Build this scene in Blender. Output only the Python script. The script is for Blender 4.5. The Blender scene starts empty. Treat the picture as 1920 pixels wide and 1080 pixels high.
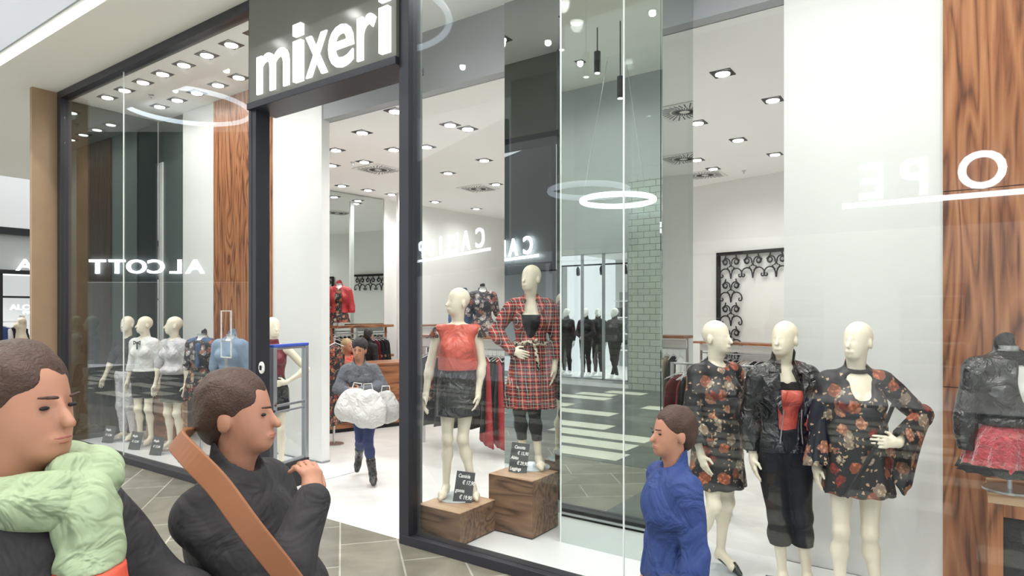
import bpy, math, random
import numpy as np
from mathutils import Vector, Matrix
random.seed(7)
R = math.radians
C = bpy.context.scene.collection

# ---------------------------------------------------------------- camera, world, exposure
CAM_Z, FPX, HOR = 1.85, 1200.0, 585.0
cam_d = bpy.data.cameras.new('camera'); cam = bpy.data.objects.new('camera', cam_d); C.objects.link(cam)
cam.location = (0, 0, CAM_Z); cam.rotation_euler = (R(90), 0, 0)
cam_d.sensor_width = 36.0; cam_d.lens = FPX / 1920 * 36; cam_d.shift_y = (HOR - 540) / 1920
cam_d.clip_start = 0.05; cam_d.clip_end = 200
bpy.context.scene.camera = cam
W = bpy.data.worlds.new('world'); bpy.context.scene.world = W; W.use_nodes = True
W.node_tree.nodes['Background'].inputs[0].default_value = (0.93, 0.96, 1.0, 1)
W.node_tree.nodes['Background'].inputs[1].default_value = 1.0
vs = bpy.context.scene.view_settings
vs.view_transform = 'Standard'; vs.look = 'None'; vs.gamma = 1; vs.use_curve_mapping = False
vs.exposure = 0.55
cy = bpy.context.scene.cycles; cy.max_bounces = 16; cy.diffuse_bounces = 9; cy.glossy_bounces = 8; cy.transparent_max_bounces = 24
SHOP_W, WINDOW_W, MALL_W, OPP_W = 31, 19, 150, 140     # watts of one downlight

# ---------------------------------------------------------------- the shop frame: u along the shopfront, v into the shop
Q = Vector((-0.931, 5.199, 0)); E = Vector((0.8178, -0.5756, 0)).normalized(); N = Vector((-E.y, E.x, 0))
ROT = math.atan2(E.y, E.x)
MS = Matrix.Translation(Q) @ Matrix.Rotation(ROT, 4, 'Z')
def F(u, v, z=0.0): return Q + E * u + N * v + Vector((0, 0, z))
def uv(px, py, z):                       # pixel on the horizontal plane z -> (u, v)
    Y = (z - CAM_Z) * FPX / (HOR - py); X = (px - 960) / FPX * Y
    d = Vector((X, Y, 0)) - Q; return d.dot(E), d.dot(N)
def U(px, v):                            # column px on the plane at depth v -> u
    k = (px - 960) / FPX; b = Q + N * v
    return (k * b.y - b.x) / (E.x - k * E.y)
def Yof(u, v): return F(u, v).y
def zof(py, Y): return CAM_Z + (HOR - py) / FPX * Y
def wp(px, Y, z=0.0): return Vector(((px - 960) / FPX * Y, Y, z))

# ---------------------------------------------------------------- materials
def newmat(name):
    m = bpy.data.materials.new(name); m.use_nodes = True; nt = m.node_tree
    return m, nt, nt.nodes['Principled BSDF']
def pm(name, col, rough=0.5, metal=0.0, spec=0.5, emit=None, es=0, coat=0, sheen=0, var=0.0, vscale=8, bump=0.0, bscale=40):
    m, nt, b = newmat(name)
    b.inputs['Base Color'].default_value = (*col, 1); b.inputs['Roughness'].default_value = rough
    b.inputs['Metallic'].default_value = metal; b.inputs['Specular IOR Level'].default_value = spec
    b.inputs['Coat Weight'].default_value = coat; b.inputs['Coat Roughness'].default_value = 0.1; b.inputs['Sheen Weight'].default_value = sheen
    if emit: b.inputs['Emission Color'].default_value = (*emit, 1); b.inputs['Emission Strength'].default_value = es
    if var or bump:
        tc = nt.nodes.new('ShaderNodeTexCoord')
    if var:
        n = nt.nodes.new('ShaderNodeTexNoise'); n.inputs['Scale'].default_value = vscale; n.inputs['Detail'].default_value = 4
        nt.links.new(tc.outputs['Object'], n.inputs['Vector'])
        mx = nt.nodes.new('ShaderNodeMix'); mx.data_type = 'RGBA'
        mx.inputs[6].default_value = (*[c * (1 - var) for c in col], 1); mx.inputs[7].default_value = (*[min(1, c * (1 + var)) for c in col], 1)
        nt.links.new(n.outputs['Fac'], mx.inputs[0]); nt.links.new(mx.outputs[2], b.inputs['Base Color'])
    if bump:
        n2 = nt.nodes.new('ShaderNodeTexNoise'); n2.inputs['Scale'].default_value = bscale; n2.inputs['Detail'].default_value = 3; n2.inputs['Distortion'].default_value = 1.1
        nt.links.new(tc.outputs['Object'], n2.inputs['Vector'])
        bp = nt.nodes.new('ShaderNodeBump'); bp.inputs['Strength'].default_value = bump; bp.inputs['Distance'].default_value = 0.05 if bscale < 20 else 0.02
        nt.links.new(n2.outputs['Fac'], bp.inputs['Height']); nt.links.new(bp.outputs['Normal'], b.inputs['Normal'])
    return m
def wood(name, c1, c2, c3, axis='z', scale=1.0, rough=0.35):
    m, nt, b = newmat(name); L = nt.links
    tc = nt.nodes.new('ShaderNodeTexCoord'); mp = nt.nodes.new('ShaderNodeMapping')
    s = [22 * scale] * 3; s['xyz'.index(axis)] = 1.3 * scale; mp.inputs['Scale'].default_value = s
    n = nt.nodes.new('ShaderNodeTexNoise'); n.inputs['Scale'].default_value = 1; n.inputs['Detail'].default_value = 7; n.inputs['Distortion'].default_value = 1.2
    L.new(tc.outputs['Object'], mp.inputs['Vector']); L.new(mp.outputs['Vector'], n.inputs['Vector'])
    mp2 = nt.nodes.new('ShaderNodeMapping'); s2 = [4.2 * scale] * 3; s2['xyz'.index(axis)] = 0.55 * scale; mp2.inputs['Scale'].default_value = s2
    n2 = nt.nodes.new('ShaderNodeTexNoise'); n2.inputs['Scale'].default_value = 1; n2.inputs['Detail'].default_value = 2; n2.inputs['Distortion'].default_value = 0.6
    L.new(tc.outputs['Object'], mp2.inputs['Vector']); L.new(mp2.outputs['Vector'], n2.inputs['Vector'])
    mu = nt.nodes.new('ShaderNodeMath'); mu.operation = 'MULTIPLY'; mu.inputs[1].default_value = 9
    L.new(n2.outputs['Fac'], mu.inputs[0])
    pp = nt.nodes.new('ShaderNodeMath'); pp.operation = 'PINGPONG'; pp.inputs[1].default_value = 0.5; L.new(mu.outputs[0], pp.inputs[0])
    ad = nt.nodes.new('ShaderNodeMath'); ad.operation = 'ADD'; L.new(pp.outputs[0], ad.inputs[0]); L.new(n.outputs['Fac'], ad.inputs[1])
    hf = nt.nodes.new('ShaderNodeMath'); hf.operation = 'MULTIPLY'; hf.inputs[1].default_value = 0.62; L.new(ad.outputs[0], hf.inputs[0])
    r = nt.nodes.new('ShaderNodeValToRGB'); L.new(hf.outputs[0], r.inputs[0])
    r.color_ramp.elements[0].position = 0.26; r.color_ramp.elements[0].color = (*c1, 1)
    r.color_ramp.elements[1].position = 0.72; r.color_ramp.elements[1].color = (*c3, 1)
    e = r.color_ramp.elements.new(0.42); e.color = (*c2, 1)
    L.new(r.outputs[0], b.inputs['Base Color']); b.inputs['Roughness'].default_value = rough
    return m
def glass(name, tint=(0.975, 0.985, 0.98), refl=0.032):
    m = bpy.data.materials.new(name); m.use_nodes = True; nt = m.node_tree; nt.nodes.clear()
    o = nt.nodes.new('ShaderNodeOutputMaterial'); t = nt.nodes.new('ShaderNodeBsdfTransparent'); g = nt.nodes.new('ShaderNodeBsdfGlossy')
    t.inputs[0].default_value = (*tint, 1); g.inputs['Roughness'].default_value = 0.0
    f = nt.nodes.new('ShaderNodeLayerWeight'); f.inputs[0].default_value = 0.5
    pw = nt.nodes.new('ShaderNodeMath'); pw.operation = 'POWER'; pw.inputs[1].default_value = 4.0; nt.links.new(f.outputs['Facing'], pw.inputs[0])
    a = nt.nodes.new('ShaderNodeMath'); a.operation = 'MULTIPLY_ADD'; a.inputs[1].default_value = 0.9; a.inputs[2].default_value = refl
    mx = nt.nodes.new('ShaderNodeMixShader')
    nt.links.new(pw.outputs[0], a.inputs[0]); nt.links.new(a.outputs[0], mx.inputs[0]); nt.links.new(t.outputs[0], mx.inputs[1]); nt.links.new(g.outputs[0], mx.inputs[2])
    nt.links.new(mx.outputs[0], o.inputs[0]); return m
def mirror(name, col, rough=0.0):
    return pm(name, col, rough, 1.0)
def floral(name, base=(0.008, 0.008, 0.012), scale=11.0, cols=((0.75, 0.62, 0.45), (0.72, 0.2, 0.09), (0.45, 0.05, 0.03), (0.8, 0.35, 0.2)), dens=0.46, rough=0.5):
    m, nt, b = newmat(name); L = nt.links
    tc = nt.nodes.new('ShaderNodeTexCoord')
    ns = nt.nodes.new('ShaderNodeTexNoise'); ns.inputs['Scale'].default_value = scale * 4; ns.inputs['Detail'].default_value = 2
    L.new(tc.outputs['Object'], ns.inputs['Vector'])
    sc = nt.nodes.new('ShaderNodeVectorMath'); sc.operation = 'SCALE'; sc.inputs['Scale'].default_value = 0.045 * 9 / scale
    L.new(ns.outputs['Color'], sc.inputs[0])
    ad = nt.nodes.new('ShaderNodeVectorMath'); ad.operation = 'ADD'; L.new(tc.outputs['Object'], ad.inputs[0]); L.new(sc.outputs[0], ad.inputs[1])
    v = nt.nodes.new('ShaderNodeTexVoronoi'); v.inputs['Scale'].default_value = scale; L.new(ad.outputs[0], v.inputs['Vector'])
    v2 = nt.nodes.new('ShaderNodeTexVoronoi'); v2.inputs['Scale'].default_value = scale * 3.4; L.new(ad.outputs[0], v2.inputs['Vector'])
    r = nt.nodes.new('ShaderNodeValToRGB'); r.color_ramp.interpolation = 'CONSTANT'
    sp = nt.nodes.new('ShaderNodeSeparateColor'); L.new(v.outputs['Color'], sp.inputs[0]); L.new(sp.outputs[0], r.inputs[0])
    els = r.color_ramp.elements; els[0].color = (*cols[0], 1); els[0].position = 0; els[1].position = 0.3; els[1].color = (*cols[1], 1)
    for p, c in ((0.62, cols[2]), (0.8, cols[3])): e = els.new(p); e.color = (*c, 1)
    # petals: shade each flower with the small cells
    pet = nt.nodes.new('ShaderNodeMix'); pet.data_type = 'RGBA'; pet.blend_type = 'MULTIPLY'; pet.inputs[0].default_value = 0.75
    pr = nt.nodes.new('ShaderNodeValToRGB'); pr.color_ramp.elements[0].position = 0.1; pr.color_ramp.elements[0].color = (1.0, 1.0, 1.0, 1)
    pr.color_ramp.elements[1].position = 0.5; pr.color_ramp.elements[1].color = (0.10, 0.05, 0.04, 1)
    L.new(v2.outputs['Distance'], pr.inputs[0]); L.new(r.outputs[0], pet.inputs[6]); L.new(pr.outputs[0], pet.inputs[7])
    lt = nt.nodes.new('ShaderNodeMath'); lt.operation = 'LESS_THAN'; lt.inputs[1].default_value = dens; L.new(v.outputs['Distance'], lt.inputs[0])
    g = nt.nodes.new('ShaderNodeMath'); g.operation = 'GREATER_THAN'; g.inputs[1].default_value = 0.16; L.new(sp.outputs[1], g.inputs[0])
    mm = nt.nodes.new('ShaderNodeMath'); mm.operation = 'MULTIPLY'; L.new(lt.outputs[0], mm.inputs[0]); L.new(g.outputs[0], mm.inputs[1])
    # small leaves
    sp2 = nt.nodes.new('ShaderNodeSeparateColor'); L.new(v2.outputs['Color'], sp2.inputs[0])
    l1 = nt.nodes.new('ShaderNodeMath'); l1.operation = 'GREATER_THAN'; l1.inputs[1].default_value = 0.68; L.new(sp2.outputs[0], l1.inputs[0])
    l2 = nt.nodes.new('ShaderNodeMath'); l2.operation = 'LESS_THAN'; l2.inputs[1].default_value = 0.34; L.new(v2.outputs['Distance'], l2.inputs[0])
    l3 = nt.nodes.new('ShaderNodeMath'); l3.operation = 'MULTIPLY'; L.new(l1.outputs[0], l3.inputs[0]); L.new(l2.outputs[0], l3.inputs[1])
    mxl = nt.nodes.new('ShaderNodeMix'); mxl.data_type = 'RGBA'; mxl.inputs[6].default_value = (*base, 1); mxl.inputs[7].default_value = (0.5, 0.33, 0.2, 1); L.new(l3.outputs[0], mxl.inputs[0])
    mx = nt.nodes.new('ShaderNodeMix'); mx.data_type = 'RGBA'; L.new(mm.outputs[0], mx.inputs[0]); L.new(mxl.outputs[2], mx.inputs[6]); L.new(pet.outputs[2], mx.inputs[7])
    L.new(mx.outputs[2], b.inputs['Base Color']); b.inputs['Roughness'].default_value = rough; return m
def plaid(name):
    m, nt, b = newmat(name); L = nt.links
    tc = nt.nodes.new('ShaderNodeTexCoord'); sx = nt.nodes.new('ShaderNodeSeparateXYZ'); L.new(tc.outputs['Object'], sx.inputs[0])
    def M(op, a, b_=None):
        n = nt.nodes.new('ShaderNodeMath'); n.operation = op
        for i, q in enumerate((a, b_)):
            if q is None: continue
            if isinstance(q, (int, float)): n.inputs[i].default_value = q
            else: L.new(q, n.inputs[i])
        return n.outputs[0]
    ax = M('ADD', sx.outputs[0], M('MULTIPLY', sx.outputs[1], 0.6))
    def bands(c):
        f = M('FRACT', M('MULTIPLY', c, 17.0))
        dark = M('GREATER_THAN', f, 0.58)
        w = M('LESS_THAN', M('ABSOLUTE', M('SUBTRACT', f, 0.28)), 0.035)
        w2 = M('LESS_THAN', M('ABSOLUTE', M('SUBTRACT', f, 0.79)), 0.022)
        return dark, M('MAXIMUM', w, w2)
    dx, wx = bands(ax); dz, wz = bands(sx.outputs[2])
    dk = M('MULTIPLY', M('ADD', dx, dz), 0.5)
    r = nt.nodes.new('ShaderNodeValToRGB'); L.new(dk, r.inputs[0])
    r.color_ramp.elements[0].color = (0.42, 0.035, 0.022, 1); r.color_ramp.elements[1].color = (0.008, 0.008, 0.01, 1)
    e = r.color_ramp.elements.new(0.5); e.color = (0.12, 0.014, 0.012, 1)
    mx = nt.nodes.new('ShaderNodeMix'); mx.data_type = 'RGBA'; L.new(M('MULTIPLY', M('MAXIMUM', wx, wz), 0.55), mx.inputs[0])
    L.new(r.outputs[0], mx.inputs[6]); mx.inputs[7].default_value = (0.85, 0.8, 0.72, 1)
    L.new(mx.outputs[2], b.inputs['Base Color']); b.inputs['Roughness'].default_value = 0.8; return m
def tiles(name, c1, c2, mortar, w, h, ms=0.004, rough=0.25, var=0.25, rot=0.0, alt=None):
    m, nt, b = newmat(name); L = nt.links
    tc = nt.nodes.new('ShaderNodeTexCoord'); mp = nt.nodes.new('ShaderNodeMapping'); mp.inputs['Rotation'].default_value = (0, 0, rot)
    L.new(tc.outputs['Object'], mp.inputs['Vector'])
    br = nt.nodes.new('ShaderNodeTexBrick'); L.new(mp.outputs[0], br.inputs['Vector']); br.inputs['Scale'].default_value = 1
    br.inputs['Brick Width'].default_value = w; br.inputs['Row Height'].default_value = h; br.inputs['Mortar Size'].default_value = ms; br.inputs['Bias'].default_value = 0
    br.inputs['Color1'].default_value = (*c1, 1); br.inputs['Color2'].default_value = (*c2, 1); br.inputs['Mortar'].default_value = (*mortar, 1); br.inputs['Mortar Smooth'].default_value = 0
    n = nt.nodes.new('ShaderNodeTexNoise'); n.inputs['Scale'].default_value = 2.2; n.inputs['Detail'].default_value = 9; n.inputs['Distortion'].default_value = 1.4
    L.new(tc.outputs['Object'], n.inputs['Vector'])
    r = nt.nodes.new('ShaderNodeValToRGB'); r.color_ramp.elements[0].position = 0.3; r.color_ramp.elements[1].position = 0.7
    r.color_ramp.elements[0].color = (1 - var, 1 - var, 1 - var, 1); r.color_ramp.elements[1].color = (1, 1, 1, 1); L.new(n.outputs['Fac'], r.inputs[0])
    mx = nt.nodes.new('ShaderNodeMix'); mx.data_type = 'RGBA'; mx.blend_type = 'MULTIPLY'; mx.inputs[0].default_value = 1
    L.new(br.outputs['Color'], mx.inputs[6]); L.new(r.outputs[0], mx.inputs[7]); L.new(mx.outputs[2], b.inputs['Base Color'])
    b.inputs['Roughness'].default_value = rough; return m

M = {}
M['white'] = pm('white_wall', (0.80, 0.81, 0.795), 0.6, var=0.02, vscale=3)
M['ceil'] = pm('white_ceiling', (0.93, 0.935, 0.925), 0.8)
M['cream'] = pm('cream_plaster', (0.88, 0.865, 0.80), 0.8)
M['fascia'] = pm('grey_plaster', (0.40, 0.415, 0.44), 0.8)
M['frame'] = pm('anthracite_metal', (0.035, 0.036, 0.045), 0.4, 0.3)
M['reveal'] = pm('grey_green_metal', (0.13, 0.16, 0.15), 0.35, 0.3)
M['tan'] = pm('tan_stone', (0.34, 0.23, 0.14), 0.55, var=0.12, vscale=5)
M['glass'] = glass('shop_glass')
M['glassedge'] = pm('glass_edge', (0.8, 0.87, 0.84), 0.15)
M['mirror_dark'] = mirror('dark_mirror', (0.44, 0.475, 0.465)); M['mirror_black'] = mirror('smoked_mirror', (0.085, 0.11, 0.10))
M['mirror'] = mirror('grey_mirror', (0.62, 0.67, 0.645))
M['mirror_side'] = mirror('tinted_mirror', (0.62, 0.66, 0.65))
M['wood'] = wood('warm_walnut_veneer', (0.12, 0.04, 0.016), (0.33, 0.12, 0.046), (0.52, 0.235, 0.105), 'z')
M['woodx'] = wood('warm_walnut_along', (0.10, 0.033, 0.015), (0.24, 0.09, 0.036), (0.38, 0.16, 0.07), 'x')
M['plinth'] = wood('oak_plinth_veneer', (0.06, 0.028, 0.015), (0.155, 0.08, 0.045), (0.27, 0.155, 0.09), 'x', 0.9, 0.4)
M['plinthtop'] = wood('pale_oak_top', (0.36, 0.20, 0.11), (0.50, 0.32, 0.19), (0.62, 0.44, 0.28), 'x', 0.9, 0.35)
M['signface'] = pm('olive_grey_panel', (0.15, 0.155, 0.13), 0.5, coat=0.25)
M['letter'] = pm('lit_white_letter', (0.9, 0.9, 0.9), 0.4, emit=(1, 0.99, 0.98), es=1.1)
M['letter_opp'] = pm('bright_blue_white_letter', (0.9, 0.9, 0.9), 0.4, emit=(0.88, 0.93, 1.0), es=12)
M['lamp'] = pm('lamp_disc', (1, 1, 1), 0.5, emit=(1, 0.98, 0.94), es=12)
M['ring'] = pm('ring_light', (1, 1, 1), 0.5, emit=(0.75, 0.88, 1.0), es=2.5)
M['blackmetal'] = pm('black_metal', (0.015, 0.015, 0.017), 0.4, 0.4)
M['steel'] = pm('brushed_steel', (0.6, 0.61, 0.63), 0.3, 1.0)
M['alu'] = pm('grey_aluminium', (0.42, 0.44, 0.47), 0.35, 0.7)
M['bluetop'] = pm('blue_plastic', (0.05, 0.1, 0.5), 0.4)
M['plate'] = pm('pale_glass_plate', (0.55, 0.6, 0.62), 0.1)
M['mann'] = pm('cream_mannequin', (0.83, 0.75, 0.60), 0.35)
M['mannd'] = pm('white_mannequin', (0.85, 0.85, 0.83), 0.35)
M['leather'] = pm('black_leather', (0.014, 0.014, 0.016), 0.24, spec=0.8, bump=0.75, bscale=11)
M['black'] = pm('black_cloth', (0.010, 0.010, 0.012), 0.75, bump=0.6, bscale=8)
M['greycloth'] = pm('charcoal_cloth', (0.030, 0.028, 0.031), 0.85, bump=0.7, bscale=7, var=0.25, vscale=60); M['melange'] = pm('grey_melange_cloth', (0.13, 0.14, 0.16), 0.85, bump=0.7, bscale=8, var=0.45, vscale=45)
M['red'] = pm('salmon_red_satin', (0.62, 0.10, 0.065), 0.27, bump=1.0, bscale=6)
M['darkred'] = pm('dark_red_cloth', (0.36, 0.025, 0.03), 0.5, bump=0.4, bscale=12)
M['burg'] = pm('burgundy_cloth', (0.16, 0.01, 0.02), 0.45, bump=0.4, bscale=14)
M['velvet'] = pm('crushed_red_velvet', (0.42, 0.025, 0.04), 0.32, sheen=1.0, var=0.75, vscale=38, bump=1.0, bscale=34)
M['lace'] = pm('black_lace', (0.02, 0.02, 0.022), 0.8, bump=1.0, bscale=120)
M['floral'] = floral('rose_print_cloth')
M['floral_s'] = floral('small_flower_cloth', scale=17)
M['floral_l'] = floral('pale_flower_cloth', base=(0.02, 0.02, 0.03), scale=14, cols=((0.8, 0.78, 0.75), (0.75, 0.6, 0.55), (0.6, 0.2, 0.15), (0.85, 0.82, 0.8)), dens=0.5)
M['plaid'] = plaid('red_plaid_cloth')
M['leopard'] = floral('leopard_cloth', base=(0.6, 0.52, 0.42), scale=45, cols=((0.02, 0.02, 0.02), (0.03, 0.02, 0.02), (0.2, 0.12, 0.07), (0.02, 0.02, 0.02)), dens=0.5)
M['denim'] = pm('blue_denim', (0.06, 0.10, 0.20), 0.8, var=0.3, vscale=10, bump=0.3)
M['ldenim'] = pm('pale_denim', (0.22, 0.30, 0.42), 0.8, var=0.2, vscale=10, bump=0.3)
M['whitecloth'] = pm('white_cloth', (0.78, 0.78, 0.77), 0.7, bump=0.6, bscale=9)
M['silver'] = pm('pale_grey_satin', (0.6, 0.58, 0.6), 0.3, bump=0.9, bscale=9)
M['beige'] = pm('beige_cloth', (0.6, 0.5, 0.38), 0.8, bump=0.4)
M['jeans'] = pm('navy_jeans', (0.035, 0.05, 0.13), 0.8, bump=0.3)
M['cobalt'] = pm('cobalt_cloth', (0.022, 0.05, 0.19), 0.7, bump=0.8, bscale=6)
M['skin'] = pm('skin', (0.46, 0.22, 0.14), 0.5, var=0.06, vscale=14); M['lips'] = pm('lips', (0.35, 0.10, 0.08), 0.4); M['bagshade'] = pm('grey_plastic_bag', (0.42, 0.42, 0.41), 0.35, bump=1.0, bscale=7)  # last one: darker copy of the white bag plastic
M['hair'] = pm('brown_hair', (0.06, 0.028, 0.018), 0.55, var=0.5, vscale=50, bump=0.35, bscale=90)
M['hairb'] = pm('black_hair', (0.02, 0.018, 0.018), 0.5, bump=0.8, bscale=60)
M['blond'] = pm('blond_hair', (0.5, 0.36, 0.2), 0.5, bump=0.8, bscale=60)
M['lime'] = pm('pale_green_cloth', (0.36, 0.45, 0.28), 0.8, bump=1.0, bscale=9)
M['orange'] = pm('red_orange_cloth', (0.65, 0.09, 0.05), 0.6)
M['strap'] = pm('tan_leather_strap', (0.27, 0.105, 0.045), 0.6)
M['bag'] = pm('white_plastic_bag', (0.62, 0.62, 0.60), 0.35, bump=1.0, bscale=7)
M['slate'] = pm('slate_card', (0.05, 0.055, 0.06), 0.5)
M['chalk'] = pm('chalk_white', (0.9, 0.9, 0.9), 0.7)
M['shopfloor'] = tiles('pale_stone_tile', (0.78, 0.785, 0.77), (0.75, 0.755, 0.74), (0.86, 0.86, 0.85), 1.2, 0.6, 0.004, 0.22, 0.10, R(38))
M['mallfloor'] = tiles('beige_stone_tile', (0.26, 0.238, 0.185), (0.20, 0.187, 0.148), (0.50, 0.48, 0.41), 0.9, 0.45, 0.007, 0.3, 0.38, R(40))
M['darkfloor'] = tiles('dark_stone_tile', (0.10, 0.11, 0.10), (0.12, 0.13, 0.115), (0.16, 0.17, 0.15), 0.9, 0.45, 0.005, 0.3, 0.3)
M['paletile'] = pm('pale_inlay_tile', (0.62, 0.62, 0.52), 0.35)
M['dispfloor'] = pm('white_display_floor', (0.80, 0.81, 0.81), 0.25)
M['brick'] = None

# ---------------------------------------------------------------- object helpers
def tag(o, label=None, cat=None, group=None, kind=None):
    if label: o['label'] = label
    if cat: o['category'] = cat
    if group: o['group'] = group
    if kind: o['kind'] = kind
    return o
def empty(name, loc, rz=0.0, label=None, cat=None, group=None):
    o = bpy.data.objects.new(name, None); C.objects.link(o); o.location = loc; o.rotation_euler = (0, 0, rz)
    o.empty_display_size = 0.1
    return tag(o, label, cat, group)
def link(name, me, mat, parent=None, mw=None, smooth=False):
    o = bpy.data.objects.new(name, me); C.objects.link(o)
    if mat is not None and not me.materials: me.materials.append(mat)
    if smooth: me.polygons.foreach_set('use_smooth', [True] * len(me.polygons))
    if parent is not None: o.parent = parent
    if mw is not None: o.matrix_world = mw
    return o
class MB:
    def __init__(s): s.v = []; s.f = []
    def add(s, vs, fs):
        b = len(s.v); s.v += [tuple(p) for p in vs]; s.f += [tuple(i + b for i in f) for f in fs]; return s
    def box(s, x0, x1, y0, y1, z0, z1):
        return s.add([(x0, y0, z0), (x1, y0, z0), (x1, y1, z0), (x0, y1, z0), (x0, y0, z1), (x1, y0, z1), (x1, y1, z1), (x0, y1, z1)],
                     [(0, 3, 2, 1), (4, 5, 6, 7), (0, 1, 5, 4), (1, 2, 6, 5), (2, 3, 7, 6), (3, 0, 4, 7)])
    def beam(s, p0, p1, w, h=None, up=(0, 0, 1)):
        p0 = Vector(p0); p1 = Vector(p1); d = (p1 - p0).normalized(); up = Vector(up)
        if abs(d.dot(up)) > 0.98: up = Vector((0, 1, 0))
        a = d.cross(up).normalized() * w / 2; b = a.cross(d).normalized() * (h or w) / 2
        vs = [p + i * a + j * b for p in (p0, p1) for i, j in ((-1, -1), (1, -1), (1, 1), (-1, 1))]
        return s.add(vs, [(0, 1, 2, 3), (7, 6, 5, 4), (0, 4, 5, 1), (1, 5, 6, 2), (2, 6, 7, 3), (3, 7, 4, 0)])
    def tube(s, pts, r, n=8, closed=False):
        pts = [Vector(p) for p in pts]; rr = r if isinstance(r, (list, tuple)) else [r] * len(pts); rings = []
        up = Vector((0.13, 0.21, 0.97)).normalized()
        for i, p in enumerate(pts):
            if closed: d = (pts[(i + 1) % len(pts)] - pts[i - 1])
            else: d = (pts[min(i + 1, len(pts) - 1)] - pts[max(i - 1, 0)])
            d.normalize(); a = d.cross(up)
            if a.length < 0.05: a = d.cross(Vector((1, 0, 0)))
            a.normalize(); b = a.cross(d)
            rings.append([p + (a * math.cos(2 * math.pi * k / n) + b * math.sin(2 * math.pi * k / n)) * rr[i] for k in range(n)])
        return s.rings(rings, not closed, closed)
    def rings(s, rings, caps=True, closed=False):
        n = len(rings[0]); vs = [p for r in rings for p in r]; fs = []
        m = len(rings)
        for i in range(m if closed else m - 1):
            j = (i + 1) % m
            for k in range(n): fs.append((i * n + k, i * n + (k + 1) % n, j * n + (k + 1) % n, j * n + k))
        if caps: fs.append(tuple(range(n - 1, -1, -1))); fs.append(tuple((m - 1) * n + k for k in range(n)))
        return s.add(vs, fs)
    def disc(s, c, r, h, n=32, axis='z'):
        out = []
        for z in (0, h): out.append([(c[0] + r * math.cos(2 * math.pi * k / n), c[1] + r * math.sin(2 * math.pi * k / n), c[2] + z) for k in range(n)])
        return s.rings(out)
    def prism(s, poly, y0, y1):           # polygon in x,z extruded along y
        n = len(poly); vs = [(x, y0, z) for x, z in poly] + [(x, y1, z) for x, z in poly]
        return s.add(vs, [tuple(range(n)), tuple(range(2 * n - 1, n - 1, -1))] + [(i, i + n, (i + 1) % n + n, (i + 1) % n) for i in range(n)])
    def build(s, name, mat, parent=None, mw=None, smooth=False, bevel=0.0):
        me = bpy.data.meshes.new(name); me.from_pydata([tuple(p) for p in s.v], [], s.f); me.update()
        import bmesh
        bm = bmesh.new(); bm.from_mesh(me); bmesh.ops.recalc_face_normals(bm, faces=bm.faces); bm.to_mesh(me); bm.free()
        o = link(name, me, mat, parent, mw, smooth)
        if bevel:
            b = o.modifiers.new('bevel', 'BEVEL'); b.width = bevel; b.segments = 2; b.limit_method = 'ANGLE'
        return o
def struct(name, mb, mat, bevel=0.0): return tag(mb.build(name, mat, None, MS, bevel=bevel), kind='structure')
def text_mesh(s, size, extr=0.01, off=0.0, align='LEFT', sp=1.0, shear=0.0):
    cu = bpy.data.curves.new('text', 'FONT'); cu.body = s; cu.size = size; cu.extrude = extr; cu.offset = off
    cu.align_x = align; cu.space_character = sp; cu.shear = shear; cu.resolution_u = 4
    o = bpy.data.objects.new('text', cu); C.objects.link(o)
    bpy.context.view_layer.update()
    dg = bpy.context.evaluated_depsgraph_get(); me = bpy.data.meshes.new_from_object(o.evaluated_get(dg), depsgraph=dg)
    bpy.data.objects.remove(o); me.materials.clear(); return me
def copy_tree(o, parent=None):
    c = o.copy(); C.objects.link(c); c.parent = parent
    for ch in list(o.children): copy_tree(ch, c)
    return c

# ---------------------------------------------------------------- smooth implicit surfaces for bodies and clothes
def V3(*a): return np.array(a, dtype=np.float32)
def cap(a, b, r0, r1=None, k=0.03): return ('cap', np.array(a, np.float32), np.array(b, np.float32), r0, r0 if r1 is None else r1, k)
def ell(c, r, k=0.03, rot=None): return ('ell', np.array(c, np.float32), np.array(r, np.float32), rot, None, k)
def infl(prims, d, k=None):
    out = []
    for p in prims:
        if p[0] == 'cap': out.append((p[0], p[1], p[2], p[3] + d, p[4] + d, k or p[5]))
        else: out.append((p[0], p[1], p[2] + d, p[3], None, k or p[5]))
    return out
def pbound(p):
    if p[0] == 'cap':
        r = max(p[3], p[4]); return np.minimum(p[1], p[2]) - r, np.maximum(p[1], p[2]) + r
    r = max(p[2]); rr = p[2] if p[3] is None else np.array([r, r, r]); return p[1] - rr, p[1] + rr
def pdist(p, X, Y, Z):
    if p[0] == 'cap':
        a, b = p[1], p[2]; ab = b - a; L = float(ab @ ab) + 1e-9
        t = np.clip(((X - a[0]) * ab[0] + (Y - a[1]) * ab[1] + (Z - a[2]) * ab[2]) / L, 0, 1)
        return np.sqrt((X - a[0] - t * ab[0]) ** 2 + (Y - a[1] - t * ab[1]) ** 2 + (Z - a[2] - t * ab[2]) ** 2) - (p[3] + (p[4] - p[3]) * t)
    c, r = p[1], p[2]; x, y, z = X - c[0], Y - c[1], Z - c[2]
    if p[3] is not None:
        m = p[3]; x, y, z = (m[0][0] * x + m[1][0] * y + m[2][0] * z, m[0][1] * x + m[1][1] * y + m[2][1] * z, m[0][2] * x + m[1][2] * y + m[2][2] * z)
    k0 = np.sqrt((x / r[0]) ** 2 + (y / r[1]) ** 2 + (z / r[2]) ** 2) + 1e-6
    k1 = np.sqrt((x / r[0] ** 2) ** 2 + (y / r[1] ** 2) ** 2 + (z / r[2] ** 2) ** 2) + 1e-6
    return k0 * (k0 - 1) / k1
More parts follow.
